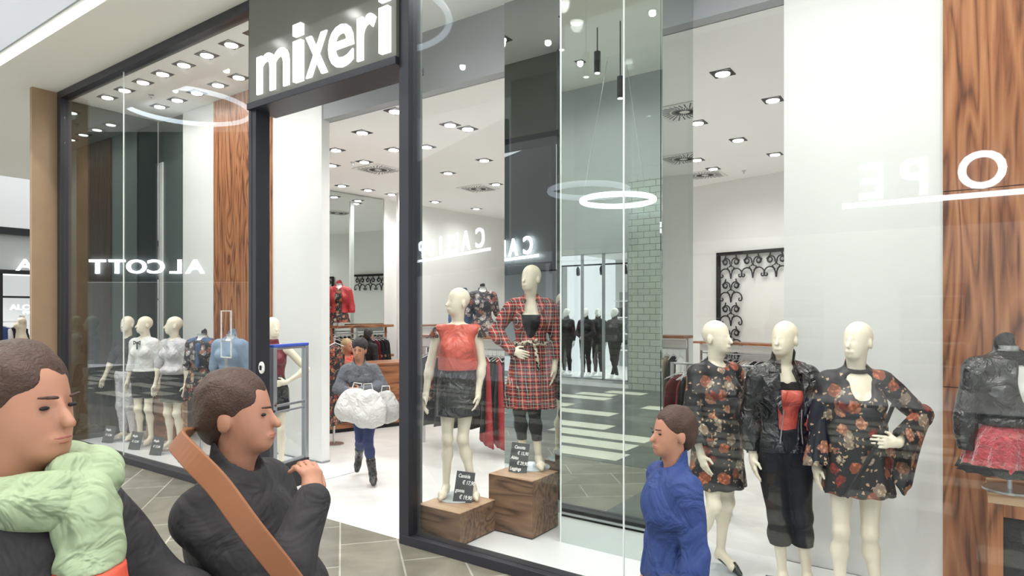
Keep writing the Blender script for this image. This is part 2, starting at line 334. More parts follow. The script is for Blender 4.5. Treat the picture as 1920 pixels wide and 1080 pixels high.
def sdf_mesh(name, prims, vox, cuts=(), clips=(), wob=0.0, wf=30.0):
    bs = [pbound(p) for p in prims]; lo = np.min([b[0] for b in bs], 0) - 3 * vox - 0.01; hi = np.max([b[1] for b in bs], 0) + 3 * vox + 0.01
    n = np.ceil((hi - lo) / vox).astype(int) + 1
    ax = [(lo[i] + vox * np.arange(n[i])).astype(np.float32) for i in range(3)]
    G = np.full(n, 1.0, np.float32)
    def sub(p, pad):
        b0, b1 = pbound(p); s = []
        for i in range(3):
            i0 = max(0, int((b0[i] - pad - lo[i]) / vox)); i1 = min(n[i], int((b1[i] + pad - lo[i]) / vox) + 2)
            if i1 <= i0: return None
            s.append(slice(i0, i1))
        return tuple(s)
    for p in prims:
        k = max(p[5], 1e-4); s = sub(p, k + 2 * vox)
        if s is None: continue
        X, Y, Z = np.meshgrid(ax[0][s[0]], ax[1][s[1]], ax[2][s[2]], indexing='ij', sparse=True)
        d = pdist(p, X, Y, Z); g = G[s]; h = np.maximum(k - np.abs(g - d), 0) / k
        G[s] = np.minimum(g, d) - h * h * k * 0.25
    for p in cuts:
        k = max(p[5], 1e-4); s = sub(p, k + 2 * vox)
        if s is None: continue
        X, Y, Z = np.meshgrid(ax[0][s[0]], ax[1][s[1]], ax[2][s[2]], indexing='ij', sparse=True)
        d = -pdist(p, X, Y, Z); g = G[s]; h = np.maximum(k - np.abs(g - d), 0) / k
        G[s] = np.maximum(g, d) + h * h * k * 0.25
    if clips or wob:
        X, Y, Z = np.meshgrid(*ax, indexing='ij', sparse=True)
        if wob: G += (wob * np.sin(X * wf + 2.1 * np.sin(Z * wf * 0.31)) * np.sin(Z * wf * 0.45 + 1.7 * np.sin(Y * wf * 0.6 + X * wf * 0.4))).astype(np.float32)
        for p0, nn in clips: G = np.maximum(G, ((X - p0[0]) * nn[0] + (Y - p0[1]) * nn[1] + (Z - p0[2]) * nn[2]).astype(np.float32))
    for i in range(3):
        sl = [slice(None)] * 3; sl[i] = 0; G[tuple(sl)] = 1; sl[i] = -1; G[tuple(sl)] = 1
    ins = G < 0
    c = np.zeros(tuple(n - 1), np.int8)
    for i in (0, 1):
        for j in (0, 1):
            for k in (0, 1): c += ins[i:n[0] - 1 + i, j:n[1] - 1 + j, k:n[2] - 1 + k]
    act = np.argwhere((c > 0) & (c < 8)); N_ = len(act)
    if N_ == 0: return bpy.data.meshes.new(name)
    idx = np.full(tuple(n - 1), -1, np.int32); idx[act[:, 0], act[:, 1], act[:, 2]] = np.arange(N_)
    P = np.zeros((N_, 3), np.float32); cnt = np.zeros(N_, np.float32)
    cor = [(i, j, k) for i in (0, 1) for j in (0, 1) for k in (0, 1)]
    val = {q: G[act[:, 0] + q[0], act[:, 1] + q[1], act[:, 2] + q[2]] for q in cor}
    for q in cor:
        for a in range(3):
            if q[a]: continue
            q2 = list(q); q2[a] = 1; q2 = tuple(q2); f0, f1 = val[q], val[q2]; m = (f0 < 0) != (f1 < 0)
            t = np.where(m, f0 / np.where(m, f0 - f1, 1), 0)
            for b in range(3): P[:, b] += np.where(m, q[b] + (t if b == a else 0), 0)
            cnt += m
    P = (P / cnt[:, None] + act) * vox + lo
    faces = []
    for a in range(3):
        b_, c_ = (a + 1) % 3, (a + 2) % 3
        s0 = [slice(1, -1)] * 3; s1 = [slice(1, -1)] * 3; s0[a] = slice(0, -1); s1[a] = slice(1, None)
        A, B = ins[tuple(s0)], ins[tuple(s1)]
        for flip, m in ((False, A & ~B), (True, ~A & B)):
            e = np.argwhere(m); off = np.ones(3, int); off[a] = 0; e = e + off
            def g(db, dc):
                x = e.copy(); x[:, b_] += db; x[:, c_] += dc; return idx[x[:, 0], x[:, 1], x[:, 2]]
            q = np.stack([g(-1, -1), g(0, -1), g(0, 0), g(-1, 0)], 1)
            faces.append(q[:, ::-1] if flip else q)
    Fc = np.concatenate(faces); Fc = Fc[(Fc >= 0).all(1)]
    me = bpy.data.meshes.new(name); me.vertices.add(N_); me.vertices.foreach_set('co', P.ravel())
    me.loops.add(len(Fc) * 4); me.loops.foreach_set('vertex_index', Fc.astype(np.int32).ravel())
    me.polygons.add(len(Fc)); me.polygons.foreach_set('loop_start', (np.arange(len(Fc)) * 4).astype(np.int32))
    me.polygons.foreach_set('use_smooth', np.ones(len(Fc), bool)); me.update(calc_edges=True); me.validate()
    return me

# ---------------------------------------------------------------- the figure: joints in its own frame, facing -y, x to its left
def rz3(a, tilt=0.0, nod=0.0):
    return np.array((Matrix.Rotation(a, 3, 'Z') @ Matrix.Rotation(tilt, 3, 'Y') @ Matrix.Rotation(nod, 3, 'X')), np.float32)
def figure_prims(P):
    D = {}; drop = P.get('drop', 0.0); hipz = 0.93 - drop; lean = np.array(P.get('lean', (0, 0, 0)), np.float32)   # shift of the chest and head
    w = P.get('build', 1.0)
    def T(x, y, z): t = min(1, max(0, (z - 0.95) / 0.5)); return np.array((x, y, z - drop), np.float32) + lean * t
    torso = [ell((0, 0.012, hipz + 0.02), (0.158 * w, 0.112 * w, 0.125), 0.05), ell((0.07, 0.05, hipz - 0.03), (0.075, 0.07, 0.085), 0.05), ell((-0.07, 0.05, hipz - 0.03), (0.075, 0.07, 0.085), 0.05),
             ell(T(0, 0.0, 1.10), (0.112 * w, 0.085 * w, 0.13), 0.07), ell(T(0, 0.005, 1.285), (0.135 * w, 0.098 * w, 0.15), 0.06), ell(T(0, 0.02, 1.39), (0.15 * w, 0.075, 0.07), 0.05)]
    if P.get('bust', True): torso += [ell(T(s * 0.068, -0.07, 1.285), (0.058, 0.05, 0.056), 0.035) for s in (1, -1)]
    else: torso += [ell(T(0, -0.02, 1.3), (0.155, 0.095, 0.13), 0.05)]
    D['torso'] = torso
    D['neck'] = [cap(T(0, 0.025, 1.43), T(0, 0.012, 1.56), 0.052, 0.047, 0.045), cap(T(0, 0.02, 1.43), T(0.13, 0.015, 1.42), 0.045, 0.045, 0.04), cap(T(0, 0.02, 1.43), T(-0.13, 0.015, 1.42), 0.045, 0.045, 0.04)]
    hy, ht, hn = P.get('head', (0, 0, 0)); Rh = rz3(R(hy), R(ht), R(hn)); hc = T(0, 0.0, 1.655)
    def H(x, y, z): return hc + Rh @ np.array((x, y, z), np.float32)
    D['head'] = [ell(H(0, 0.018, 0.035), (0.076, 0.098, 0.09), 0.03, Rh), ell(H(0, -0.028, -0.035), (0.06, 0.066, 0.075), 0.035, Rh), ell(H(0, -0.062, -0.082), (0.03, 0.028, 0.022), 0.03, Rh),
                 cap(H(0, -0.088, 0.012), H(0, -0.110, -0.026), 0.006, 0.0115, 0.014), ell(H(0, -0.088, -0.058), (0.023, 0.014, 0.010), 0.012, Rh),
                 ell(H(0.077, 0.012, -0.012), (0.009, 0.02, 0.031), 0.01, Rh), ell(H(-0.077, 0.012, -0.012), (0.009, 0.02, 0.031), 0.01, Rh),
                 cap(T(0, 0.012, 1.54), H(0, 0.012, -0.03), 0.047, 0.05, 0.03)]
    D['headcut'] = [ell(H(s * 0.031, -0.101, 0.008), (0.02, 0.016, 0.012), 0.014, Rh) for s in (1, -1)]
    D['eyes'] = [ell(H(s * 0.031, -0.079, 0.007), (0.014, 0.013, 0.009), 0.004, Rh) for s in (1, -1)]
    D['H'] = H; D['Rh'] = Rh; D['T'] = T
    for nm, s in (('L', 1), ('R', -1)):
        sh = T(s * 0.165 * w, 0.012, 1.405); el = np.array(P.get('el' + nm, (s * 0.21, 0.03, 1.13)), np.float32); wr = np.array(P.get('wr' + nm, (s * 0.235, -0.02, 0.88)), np.float32)
        D['arm' + nm] = [cap(sh, el, 0.047, 0.036, 0.035), cap(el, wr, 0.037, 0.0235, 0.02), ell(el + (wr - el) * 0.28, (0.037, 0.037, 0.05), 0.03)]
        D['sh' + nm], D['el' + nm], D['wr' + nm] = sh, el, wr
        hd = np.array(P.get('hd' + nm, (wr - el)), np.float32); hd /= np.linalg.norm(hd)
        pn = np.array(P.get('pn' + nm, (-s, 0, 0)), np.float32); pn -= hd * (pn @ hd); pn /= np.linalg.norm(pn)   # palm normal
        sd = np.cross(hd, pn) * s; curl = P.get('curl' + nm, 0.35)
        # sd: towards the thumb
        if P.get('thumb' + nm): 
            if sd @ np.array(P['thumb' + nm]) < 0: sd = -sd
        elif sd[1] > 0: sd = -sd
        hand = [cap(wr, wr + hd * 0.03, 0.024, 0.026, 0.02), cap(wr + hd * 0.035 + sd * 0.018, wr + hd * 0.08 + sd * 0.024, 0.0155, 0.0125, 0.018), cap(wr + hd * 0.035 - sd * 0.01, wr + hd * 0.078 - sd * 0.022, 0.0155, 0.012, 0.018), cap(wr + hd * 0.03, wr + hd * 0.082, 0.016, 0.013, 0.018)]
        for i, (o, l) in enumerate(((0.030, 0.072), (0.010, 0.080), (-0.010, 0.075), (-0.029, 0.06))):
            a = wr + hd * (0.082 - 0.004 * abs(i - 1)) + sd * o; c1 = curl * 0.6 + 0.1 * i * curl
            d1 = hd * math.cos(c1) + pn * math.sin(c1) + sd * o * 1.5; b = a + d1 * l * 0.52
            d2 = hd * math.cos(c1 * 2.1) + pn * math.sin(c1 * 2.1) + sd * o * 1.2; e = b + d2 * l * 0.48
            hand += [cap(a, b, 0.0092, 0.0082, 0.006), cap(b, e, 0.0082, 0.0066, 0.004)]
        t0 = wr + hd * 0.025 + sd * 0.022; t1 = t0 + (hd * 0.55 + sd * 0.75 + pn * 0.35) * 0.042; t2 = t1 + (hd * 0.9 + sd * 0.25 + pn * 0.3) * 0.034
        hand += [cap(t0, t1, 0.0135, 0.010, 0.012), cap(t1, t2, 0.0095, 0.0075, 0.004)]
        D['hand' + nm] = hand
        hp = np.array((s * 0.085, 0.01, hipz - 0.02), np.float32)
        kn = np.array(P.get('kn' + nm, (s * 0.08, -0.02, 0.50)), np.float32); an = np.array(P.get('an' + nm, (s * 0.085, 0.03, 0.11)), np.float32)
        toe = np.array(P.get('toe' + nm, an + np.array((s * 0.02, -0.15, -0.075), np.float32)), np.float32)
        sh_ = an - kn; bk = np.array((0, 0.022, 0), np.float32)
        D['leg' + nm] = [cap(hp, kn, 0.080 * w, 0.043, 0.04), cap(kn, kn + sh_ * 0.33 + bk, 0.041, 0.047, 0.035), cap(kn + sh_ * 0.3 + bk * 0.9, an, 0.044, 0.027, 0.03), ell(kn + np.array((0, -0.014, 0.0), np.float32), (0.036, 0.036, 0.045), 0.025)]
        heel = an + np.array((0, 0.022, -0.03), np.float32); ball = an + (toe - an) * 0.68
        D['foot' + nm] = [cap(an, heel, 0.03, 0.026, 0.02), cap(heel, ball, 0.024, 0.026, 0.025), cap(an, ball, 0.028, 0.026, 0.02), cap(ball, toe, 0.028, 0.017, 0.02), cap(ball + np.array((0.014, 0, 0), np.float32), ball - np.array((0.014, 0, 0), np.float32), 0.022, 0.022, 0.02)]
        D['heel' + nm], D['toe' + nm], D['kn' + nm], D['an' + nm] = heel, toe, kn, an
    return D
def figure(name, label, cat, loc, yaw, P, skin, vox=0.006, group=None, head=True, hands=True, plate=True):
    D = figure_prims(P); t = empty(name, loc, R(yaw), label, cat, group)
    pr = D['torso'] + D['neck'] + sum([D[k + s] for s in 'LR' for k in ('arm', 'leg', 'foot')], [])
    if head: pr = pr + D['head']
    if hands: pr = pr + D['handL'] + D['handR']
    me = sdf_mesh('body', pr, vox, D['headcut'] if head and vox < 0.009 else ())
    link('body', me, skin, t); D['t'] = t; D['vox'] = max(vox, 0.006)
    if plate:
        pl = MB().disc((0, 0.0, -0.0), 0.17, 0.012, 40).build('base_plate', M['plate'], t, bevel=0.003)
    return t, D
def cloth(D, name, keys, d, mat, extra=(), cuts=(), clips=(), wob=0.004, wf=30, k=None, vox=None):
    pr = infl(sum([D[q] for q in keys], []), d, k) + list(extra)
    return link(name, sdf_mesh(name, pr, vox or D['vox'], cuts, clips, wob, wf), mat, D['t'])
def skirt(D, name, rings, mat, folds=14, amp=0.012, parent=None, seg=96, ph=0.0):
    # rings: (z, cx, cy, rx, ry) from the top to the hem
    out = []; z0, z1 = rings[0][0], rings[-1][0]; fine = []
    m = 22
    for i in range(m + 1):
        z = z0 + (z1 - z0) * i / m; j = 0
        while j < len(rings) - 2 and z < rings[j + 1][0]: j += 1
        a, b = rings[j], rings[j + 1]; t = (z - a[0]) / (b[0] - a[0]); fine.append([a[q] + (b[q] - a[q]) * t for q in range(5)])
    def ring(f, tt, sc, dz=0):
        z, cx, cy, rx, ry = f; pts = []
        for q in range(seg):
            a = 2 * math.pi * q / seg; w = amp * tt * (math.sin(folds * a + ph + 1.5 * tt) + 0.5 * math.sin(folds * 0.37 * a + 2 * ph + 1))
            pts.append((cx + (rx * sc + w) * math.cos(a), cy + (ry * sc + w) * math.sin(a), z + dz + 0.004 * math.sin(folds * a) * tt))
        return pts
    for i, f in enumerate(fine): out.append(ring(f, i / m, 1))
    for i in range(m, m // 2, -3): out.append(ring(fine[i], i / m, 0.93, 0.003 if i == m else 0))
    mb = MB(); mb.rings(out, True)
    return mb.build(name, mat, parent if parent is not None else D['t'], smooth=True)
# ================================================================ SETTING
ZC, ZF, ZT = 4.2, 4.85, 4.83             # shop ceiling, display ceiling, top of the glazing
V1 = 1.33                                # depth of the display zone
uL = -6.62                               # left end of the shopfront
uj0, uj1 = U(470, -0.045), U(506, 0.11)          # door jamb
um0, um1 = U(748, -0.05), U(768, -0.05)          # mullion right of the entrance
uR = U(2250, 0)
struct('floor', MB().box(-6.7, uR, 0.02, 10.5, -0.1, 0.0), M['shopfloor'])
o = struct('floor_mall', MB().box(-20, 14, -10.0, 0.02, -0.1, 0.0), M['mallfloor']); o.name = 'floor_mall'
mb = MB().box(-20, 14, -9.1, -2.0, 0.0, 0.003).box(1.05, 9.0, -2.0, -0.25, 0.0, 0.003); struct('trim_1', mb, M['darkfloor'])
rt = random.Random(5); mb = MB()
for j in range(14):
    v = -0.75 - j * 0.6; u = -19 + rt.random() * 2
    while u < 12:
        w = rt.choice((0.9, 1.35, 1.8)); g_ = rt.choice((0.9, 1.35, 1.8, 2.7))
        if v < -2.5 or u > 1.1: mb.box(u, u + w, v, v + 0.42, 0.003, 0.006)
        u += w + g_
struct('trim_2', mb, M['paletile'])
struct('ceiling', MB().box(-6.7, uR, V1 + 0.15, 10.5, ZC, ZC + 0.2), M['ceil'])
struct('ceiling_display', MB().box(-6.7, uR, 0.06, V1 + 0.02, ZF, ZF + 0.2), M['ceil'])
struct('trim_5', MB().box(-6.6, uR, V1 + 0.02, V1 + 0.16, ZC, ZF + 0.2), M['fascia'])          # bulkhead between the ceilings
struct('ceiling_soffit', MB().box(-6.66, uR, -0.85, 0.06, 4.93, 5.1), M['cream'])
struct('wall_fascia', MB().box(-14, 14, -0.87, -0.72, 5.1, 7.5), M['fascia'])
struct('ceiling_soffit_left', MB().box(-14, -6.66, -0.85, 3.0, 4.93, 5.1), M['cream'])
struct('ceiling_mall', MB().box(-20, 14, -10, -0.7, 7.5, 7.7), M['cream'])
struct('wall_left', MB().box(-6.78, -6.66, 0.0, V1, 0, ZF), M['white'])
struct('wall_left_mirror', MB().box(-6.66, -6.60, 0.10, V1 - 0.02, 0.0, ZF - 0.01), M['mirror_black'])
# side and back walls of the shop
def wall_between(name, a, b, z0, z1, th, mat, kind=True):
    p = MB(); a = Vector((*a, 0)); b = Vector((*b, 0)); d = (b - a).normalized(); n = Vector((-d.y, d.x, 0)) * th
    p.add([a + Vector((0, 0, z0)), b + Vector((0, 0, z0)), b + n + Vector((0, 0, z0)), a + n + Vector((0, 0, z0)), a + Vector((0, 0, z1)), b + Vector((0, 0, z1)), b + n + Vector((0, 0, z1)), a + n + Vector((0, 0, z1))],
          [(0, 3, 2, 1), (4, 5, 6, 7), (0, 1, 5, 4), (1, 2, 6, 5), (2, 3, 7, 6), (3, 0, 4, 7)])
    return struct(name, p, mat) if kind else p
LW = lambda v: (-6.5 + (v - V1) * 0.09, v)
struct_l = wall_between('wall_shop_left', LW(V1), (-5.78, 9.5), 0, ZC, 0.15, M['white'])
wall_between('wall_back', (-5.78, 9.5), (uR, 9.5 - (uR + 5.78) * 0.261), 0, ZC, 0.15, M['white'])
struct('wall_right', MB().box(uR, uR + 0.1, 0, 8, 0, ZF), M['white'])
# left display backing: pale strip, white, walnut, white column by the entrance
a0, a1, a2, a3 = U(320, V1), U(343, V1), U(404, V1), U(511, V1)
struct('wall_display_strip', MB().box(-6.66, a1, V1 + 0.02, V1 + 0.1, 0, ZF), M['reveal'])
struct('wall_display', MB().box(a1, a2, V1, V1 + 0.12, 0, ZF), M['white'])
struct('wall_display_walnut', MB().box(a2, a3, V1 - 0.03, V1 + 0.12, 0, ZF), M['wood'])
struct('wall_entrance', MB().box(a3, U(603, V1), V1, V1 + 0.12, 0.0, ZF), M['white'])
struct('baseboard_entrance', MB().box(a3, U(603, V1) + 0.005, V1 - 0.006, V1 + 0.125, 0.0, 0.025), M['alu'])
# mirrored column and mirror wall in the right window
b0, b1 = U(1053, 0.69), U(1238, 0.69)
struct('wall_column', MB().box(b0, b1, 0.71, V1 + 0.01, 0.0, ZF), M['reveal'])
struct('wall_column_mirror_front', MB().box(b0, b1, 0.69, 0.708, 0.004, ZF - 0.01), M['mirror'])
struct('wall_column_mirror_side', MB().box(b1 + 0.001, b1 + 0.014, 0.70, V1 + 0.01, 0.004, ZF - 0.01), M['mirror_side'])
struct('trim_6', MB().box(b0 - 0.014, b0 - 0.001, 0.688, V1, 0.0, ZF - 0.01), M['glassedge'])
struct('wall_mirror_back', MB().box(U(946, V1), b0 + 0.1, V1, V1 + 0.04, 0.0, ZF), M['mirror_dark'])
c0, c1 = U(1470, V1), U(1768, V1)
struct('wall_display_white', MB().box(c0, c1, V1, V1 + 0.12, 0.0, ZF), M['white'])
struct('baseboard_display', MB().box(c0, c1, V1 - 0.008, V1, 0.0, 0.012), M['blackmetal'])
mb = MB()
mb.box(c1 - 0.0, uR, V1 - 0.02, V1 + 0.12, 0.0, 1.36); mb.box(c1, uR, V1 - 0.02, V1 + 0.12, 1.366, 2.63); mb.box(c1, uR, V1 - 0.02, V1 + 0.12, 2.636, 4.02); mb.box(c1, uR, V1 - 0.02, V1 + 0.12, 4.026, ZF)
struct('wall_walnut_right', mb, M['wood'])
# window 1: the left shop window; window 2: the right one
def window(n, u0, u1, seams, ztop=4.93):
    fr = MB(); fw = 0.105
    fr.box(u0, u1, -0.05, 0.09, ztop - 0.10, ztop); fr.box(u0, u1, -0.05, 0.09, 0.0, 0.075)
    fr.box(u0, u0 + fw, -0.05, 0.09, 0.075, ztop - 0.10); fr.box(u1 - 0.05, u1, -0.05, 0.09, 0.075, ztop - 0.10)
    f = struct('window_%d' % n, fr, M['frame'], 0.004)
    xs = [u0 + fw] + seams + [u1 - 0.05]
    for a, b in zip(xs, xs[1:]):
        g = MB().box(a + 0.003, b - 0.003, 0.0, 0.010, 0.075, ztop - 0.10).build('pane', M['glass'], f)
    for a in seams:
        g = MB().box(a - 0.004, a + 0.004, -0.001, 0.011, 0.075, ztop - 0.10).build('glass_joint', M['glassedge'], f)
    MB().box(u0, u1, 0.09, 0.12, 0.03, 0.05).build('sill_trim', M['steel'], f)
    return f
w1 = window(1, uL, uj0 + 0.02, [U(231, 0)])
w2 = window(2, um0, uR, [U(1169, 0)])
MB().box(um0 + 0.02, U(781, 0.2), 0.091, 0.2, 0.05, 4.80).build('reveal', M['reveal'], w2)
MB().box(U(781, 0.2), U(781, 0.2) + 0.008, 0.10, 0.2, 0.05, 4.80).build('reveal_edge', M['glassedge'], w2)
jamb = struct('wall_jamb', MB().box(uj0, uj1, -0.045, 0.11, 0.0, 4.93), M['frame'], 0.004)       # door jamb
MB2 = MB().box(um1 + 0.2, uR, 0.12, V1, 0.0, 0.012); struct('floor_display_right', MB2, M['dispfloor'])
struct('floor_display_left', MB().box(-6.6, uj0, 0.12, V1 - 0.03, 0.0, 0.012), M['dispfloor'])
# far left pier
struct('wall_pier', MB().box(-6.72, -6.64, -0.34, 0.0, 0.0, 4.93), M['tan'])
# ---- the key switch on the jamb
mb = MB().prism([(0.042 * math.cos(a), 0.058 * math.sin(a)) for a in np.linspace(0, 2 * math.pi, 24, endpoint=False)], -0.016, 0.0)
ksw = mb.build('key_switch', M['whitecloth'], jamb, bevel=0.004); ksw.location = (U(491, -0.05), -0.0445, zof(688, Yof(U(491, 0), 0))); tag(ksw, 'white oval key switch plate')
MB().box(-0.012, 0.012, -0.028, -0.016, -0.022, 0.022).build('key_slot', M['blackmetal'], ksw, bevel=0.003)

# ---- the shop sign
t = empty('shop_sign', F(uj0, -0.06, 3.87), ROT, 'olive grey sign panel with lit white letters above the shop entrance', 'sign')
su = um0 - uj0
MB().box(0.03, su, -0.02, 0.10, 0.02, 1.1).build('panel', M['signface'], t)
MB().box(0.0, su, -0.03, 0.30, -0.045, 0.02).build('lower_rail', M['frame'], t, bevel=0.004)
Lspec = [('m', 486, 546, 190), ('i', 556, 571, 168), ('x', 578, 618, 162), ('e', 620, 667, 140), ('r', 674, 709, 127), ('i', 717, 734, 115)]
for ch, x0, x1, yb in Lspec:
    ua, ub = U(x0, -0.08), U(x1, -0.08); me = text_mesh(ch, 1.0, 0.008, 0.012)
    xs = [v.co.x for v in me.vertices]; zs = [v.co.y for v in me.vertices]
    Yb = Yof(ua, -0.08); z0 = zof(yb, Yb) if ch != 'm' else zof(yb, Yb)
    z0 = 3.93
    xh = 0.365                                  # x-height in metres
    hh = {'i': 0.515}.get(ch, xh)
    for v in me.vertices:
        zz = (v.co.y - min(0, 0)) ; v.co = ((v.co.x - min(xs)) / (max(xs) - min(xs)) * (ub - ua), 0.0 + v.co.z, (v.co.y - min(zs)) / (max(zs) - min(zs)) * hh)
    if ch == 'i':
        w_ = ub - ua; me = MB().box(0, w_, -0.02, 0.02, 0, xh).box(0, w_, -0.02, 0.02, xh + 0.05, xh + 0.15).build('letter', M['letter'], t); me.location = (ua - uj0, -0.042, z0 - 3.87); continue
    o = link('letter', me, M['letter'], t); o.location = (ua - uj0, -0.042, z0 - 3.87)

# ---------------------------------------------------------------- downlights
lampdisc = MB().disc((0, 0, -0.018), 0.068, 0.012, 20); bezel = MB().disc((0, 0, -0.012), 0.078, 0.012, 24)
def downlight(u, v, z, watts, label, group, size=0.1, mdl=[None], roundy=False, light=True, name='downlight'):
    t = empty(name, F(u, v, z), ROT, label, 'light', group)
    if mdl[0] is None:
        q = MB(); s = size
        q.box(-s, s, -s, s, -0.006, 0.0); o1 = q.build('housing', M['blackmetal'], t)
        o2 = bezel.build('bezel', M['steel'], t, smooth=False); o3 = lampdisc.build('lamp_disc', M['lamp'], t)
        mdl[0] = (o1, o2, o3)
    else:
        for o in mdl[0]: c = o.copy(); C.objects.link(c); c.parent = t
    if light:
        key = 'L%g' % watts
        if key not in LD:
            l = bpy.data.lights.new('spot', 'SPOT'); l.energy = watts; l.spot_size = R(155); l.spot_blend = 0.9; l.shadow_soft_size = 0.06; l.color = (1.0, 0.985, 0.955); LD[key] = l
        lo = bpy.data.objects.new('bulb', LD[key]); C.objects.link(lo); lo.parent = t; lo.location = (0, 0, -0.05)
    return t
LD = {}
cell = []
ORD = ['first', 'second', 'third', 'fourth', 'fifth', 'sixth', 'seventh', 'eighth', 'ninth', 'tenth', 'eleventh', 'twelfth', 'thirteenth', 'fourteenth', 'fifteenth', 'sixteenth', 'seventeenth', 'eighteenth', 'nineteenth', 'twentieth'] + ['%d-th' % k for k in range(21, 40)]
for i, (x, y) in enumerate([(197, 181), (228, 167), (262, 152), (298, 136), (338, 119), (380, 100), (425, 80), (466, 58)]):
    u, v = uv(x, y, ZF); cell.append((u, v)); downlight(u, 0.34, ZF, WINDOW_W, ORD[i] + ' downlight from the left in the row nearest the glass of the left window', 'downlights in the front row of the left window')
for i, (x, y) in enumerate([(298, 199), (332, 187), (367, 173), (406, 158), (446, 144)]):
    u, v = uv(x, y, ZF); downlight(u, 0.96, ZF, WINDOW_W * 0.5, ORD[i] + ' downlight from the left in the second row behind the left window glass', 'downlights in the second row of the left window')
for i, u in enumerate((0.6, 1.35, 2.2, 2.9, 3.6, 4.4)): downlight(u, 0.25, ZF, WINDOW_W * 1.9, ORD[i] + ' downlight from the left above the right window mannequins', 'downlights of the right window')  # out of view; more lamps added here to brighten the display wall
for u, ll in ((-2.9, 'left'), (-0.4, 'middle'), (0.5, 'right')): downlight(u, 0.7, ZF, WINDOW_W * 0.4, ll + ' one of three downlights in the display ceiling near the entrance', 'downlights near the entrance')
pts = [(679, 248), (741, 208), (800, 275), (877, 241), (908, 300), (840, 324), (630, 281), (738, 280), (683, 303), (641, 348), (690, 356), (734, 364), (816, 378), (893, 391), (769, 345), (930, 345),
       (1355, 137), (1449, 187), (1384, 262), (1453, 289), (1308, 230), (1337, 316)]
zones = [('seen through the entrance', lambda x: x < 755), ('right of the entrance mullion', lambda x: 755 <= x < 1000), ('left of the white display wall', lambda x: x >= 1000)]
for zl, zf_ in zones:
    for i, (x, y) in enumerate(sorted([q for q in pts if zf_(q[0])], key=lambda q: q[1])):
        u, v = uv(x, y, ZC); downlight(u, v, ZC, SHOP_W, ORD[i] + ' downlight counted from the nearest on the ceiling ' + zl, 'downlights inside the shop ' + zl)
for u, v in ((4.6, 3.0), (4.6, 5.0), (3.2, 2.6), (-1.5, 2.4), (-4.5, 3.0), (-5.2, 5.5), (2.2, 6.2), (0.0, 2.6), (0.2, 4.2), (0.4, 6.0), (4.2, 1.9)):
    downlight(u, v, ZC, SHOP_W, 'downlight in the shop ceiling seen only in mirrors or behind walls', 'downlights of the hidden part of the shop ceiling')
# mall downlights
for u in np.arange(-12.5, 10, 2.3):
    for v in (-2.3, -4.6, -7.6):
        downlight(float(u), v, 7.5, MALL_W, 'downlight in the high ceiling of the mall', 'downlights of the mall ceiling')
# ceiling air diffusers
def diffuser(u, v, label, rot=0.0):
    t = empty('air_diffuser', F(u, v, ZC - 0.003), ROT + rot, label, 'air vent')
    MB().box(-0.3, 0.3, -0.3, 0.3, -0.012, 0.0).build('plate', M['white'], t, bevel=0.003)
    mb = MB()
    for k in range(28):
        a = 2 * math.pi * k / 28
        mx = 0.27 / max(abs(math.cos(a)), abs(math.sin(a)))
        for r0, r1 in ((0.06, 0.15), (0.17, min(mx, 0.34) - 0.01)):
            if r1 - r0 < 0.03: continue
            mb.beam((r0 * math.cos(a), r0 * math.sin(a), -0.0135), (r1 * math.cos(a + 0.12), r1 * math.sin(a + 0.12), -0.0135), 0.012, 0.003)
    mb.build('slots', M['blackmetal'], t)
for x, y, lb in ((709, 317, 'square swirl air vent in the shop ceiling seen through the entrance'), (897, 353, 'square swirl air vent in the ceiling above the red top mannequin'), (1322, 327, 'square swirl air vent in the ceiling right of the mirror column')):
    u, v = uv(x, y, ZC); diffuser(u, v, lb)
diffuser(2.86, 3.56, 'square swirl air vent nearest the white display wall, mirrored in the column'); diffuser(3.69, 5.79, 'square swirl air vent deeper behind the white display wall, mirrored in the column')
# smoke detectors / sprinklers
for x, y, lb, z in ((283, 177, 'small sprinkler head on the left window ceiling', ZF), (661, 304, 'small sprinkler head on the shop ceiling beyond the entrance', ZC), (1395, 320, 'small sprinkler head on the ceiling left of the white display wall', ZC)):
    u, v = uv(x, y, z); t = empty('sprinkler', F(u, v, z), ROT, lb, 'sprinkler')
    MB().disc((0, 0, -0.01), 0.035, 0.01, 16).build('collar', M['steel'], t); MB().disc((0, 0, -0.05), 0.012, 0.04, 12).build('stem', M['steel'], t)

for px, py, vv, ll in ((1120, 118, 6.2, 'left'), (1163, 165, 6.2, 'right')):
    uu = U(px, 1.38 + vv); Y_ = Yof(uu, 1.38 + vv); z_ = zof(py, Y_)
    t = empty('pendant_spot', F(uu, -vv, z_), ROT, ll + ' one of two black cylinder spots mirrored near the top of the column', 'light')
    MB().disc((0, 0, -0.2), 0.065, 0.42, 20).build('housing', M['blackmetal'], t, bevel=0.005); MB().disc((0, 0, 0.22), 0.012, 7.46 - z_ - 0.22, 8).build('rod', M['blackmetal'], t)
    MB().disc((0, 0, -0.205), 0.05, 0.004, 20).build('lamp_face', M['lamp'], t)
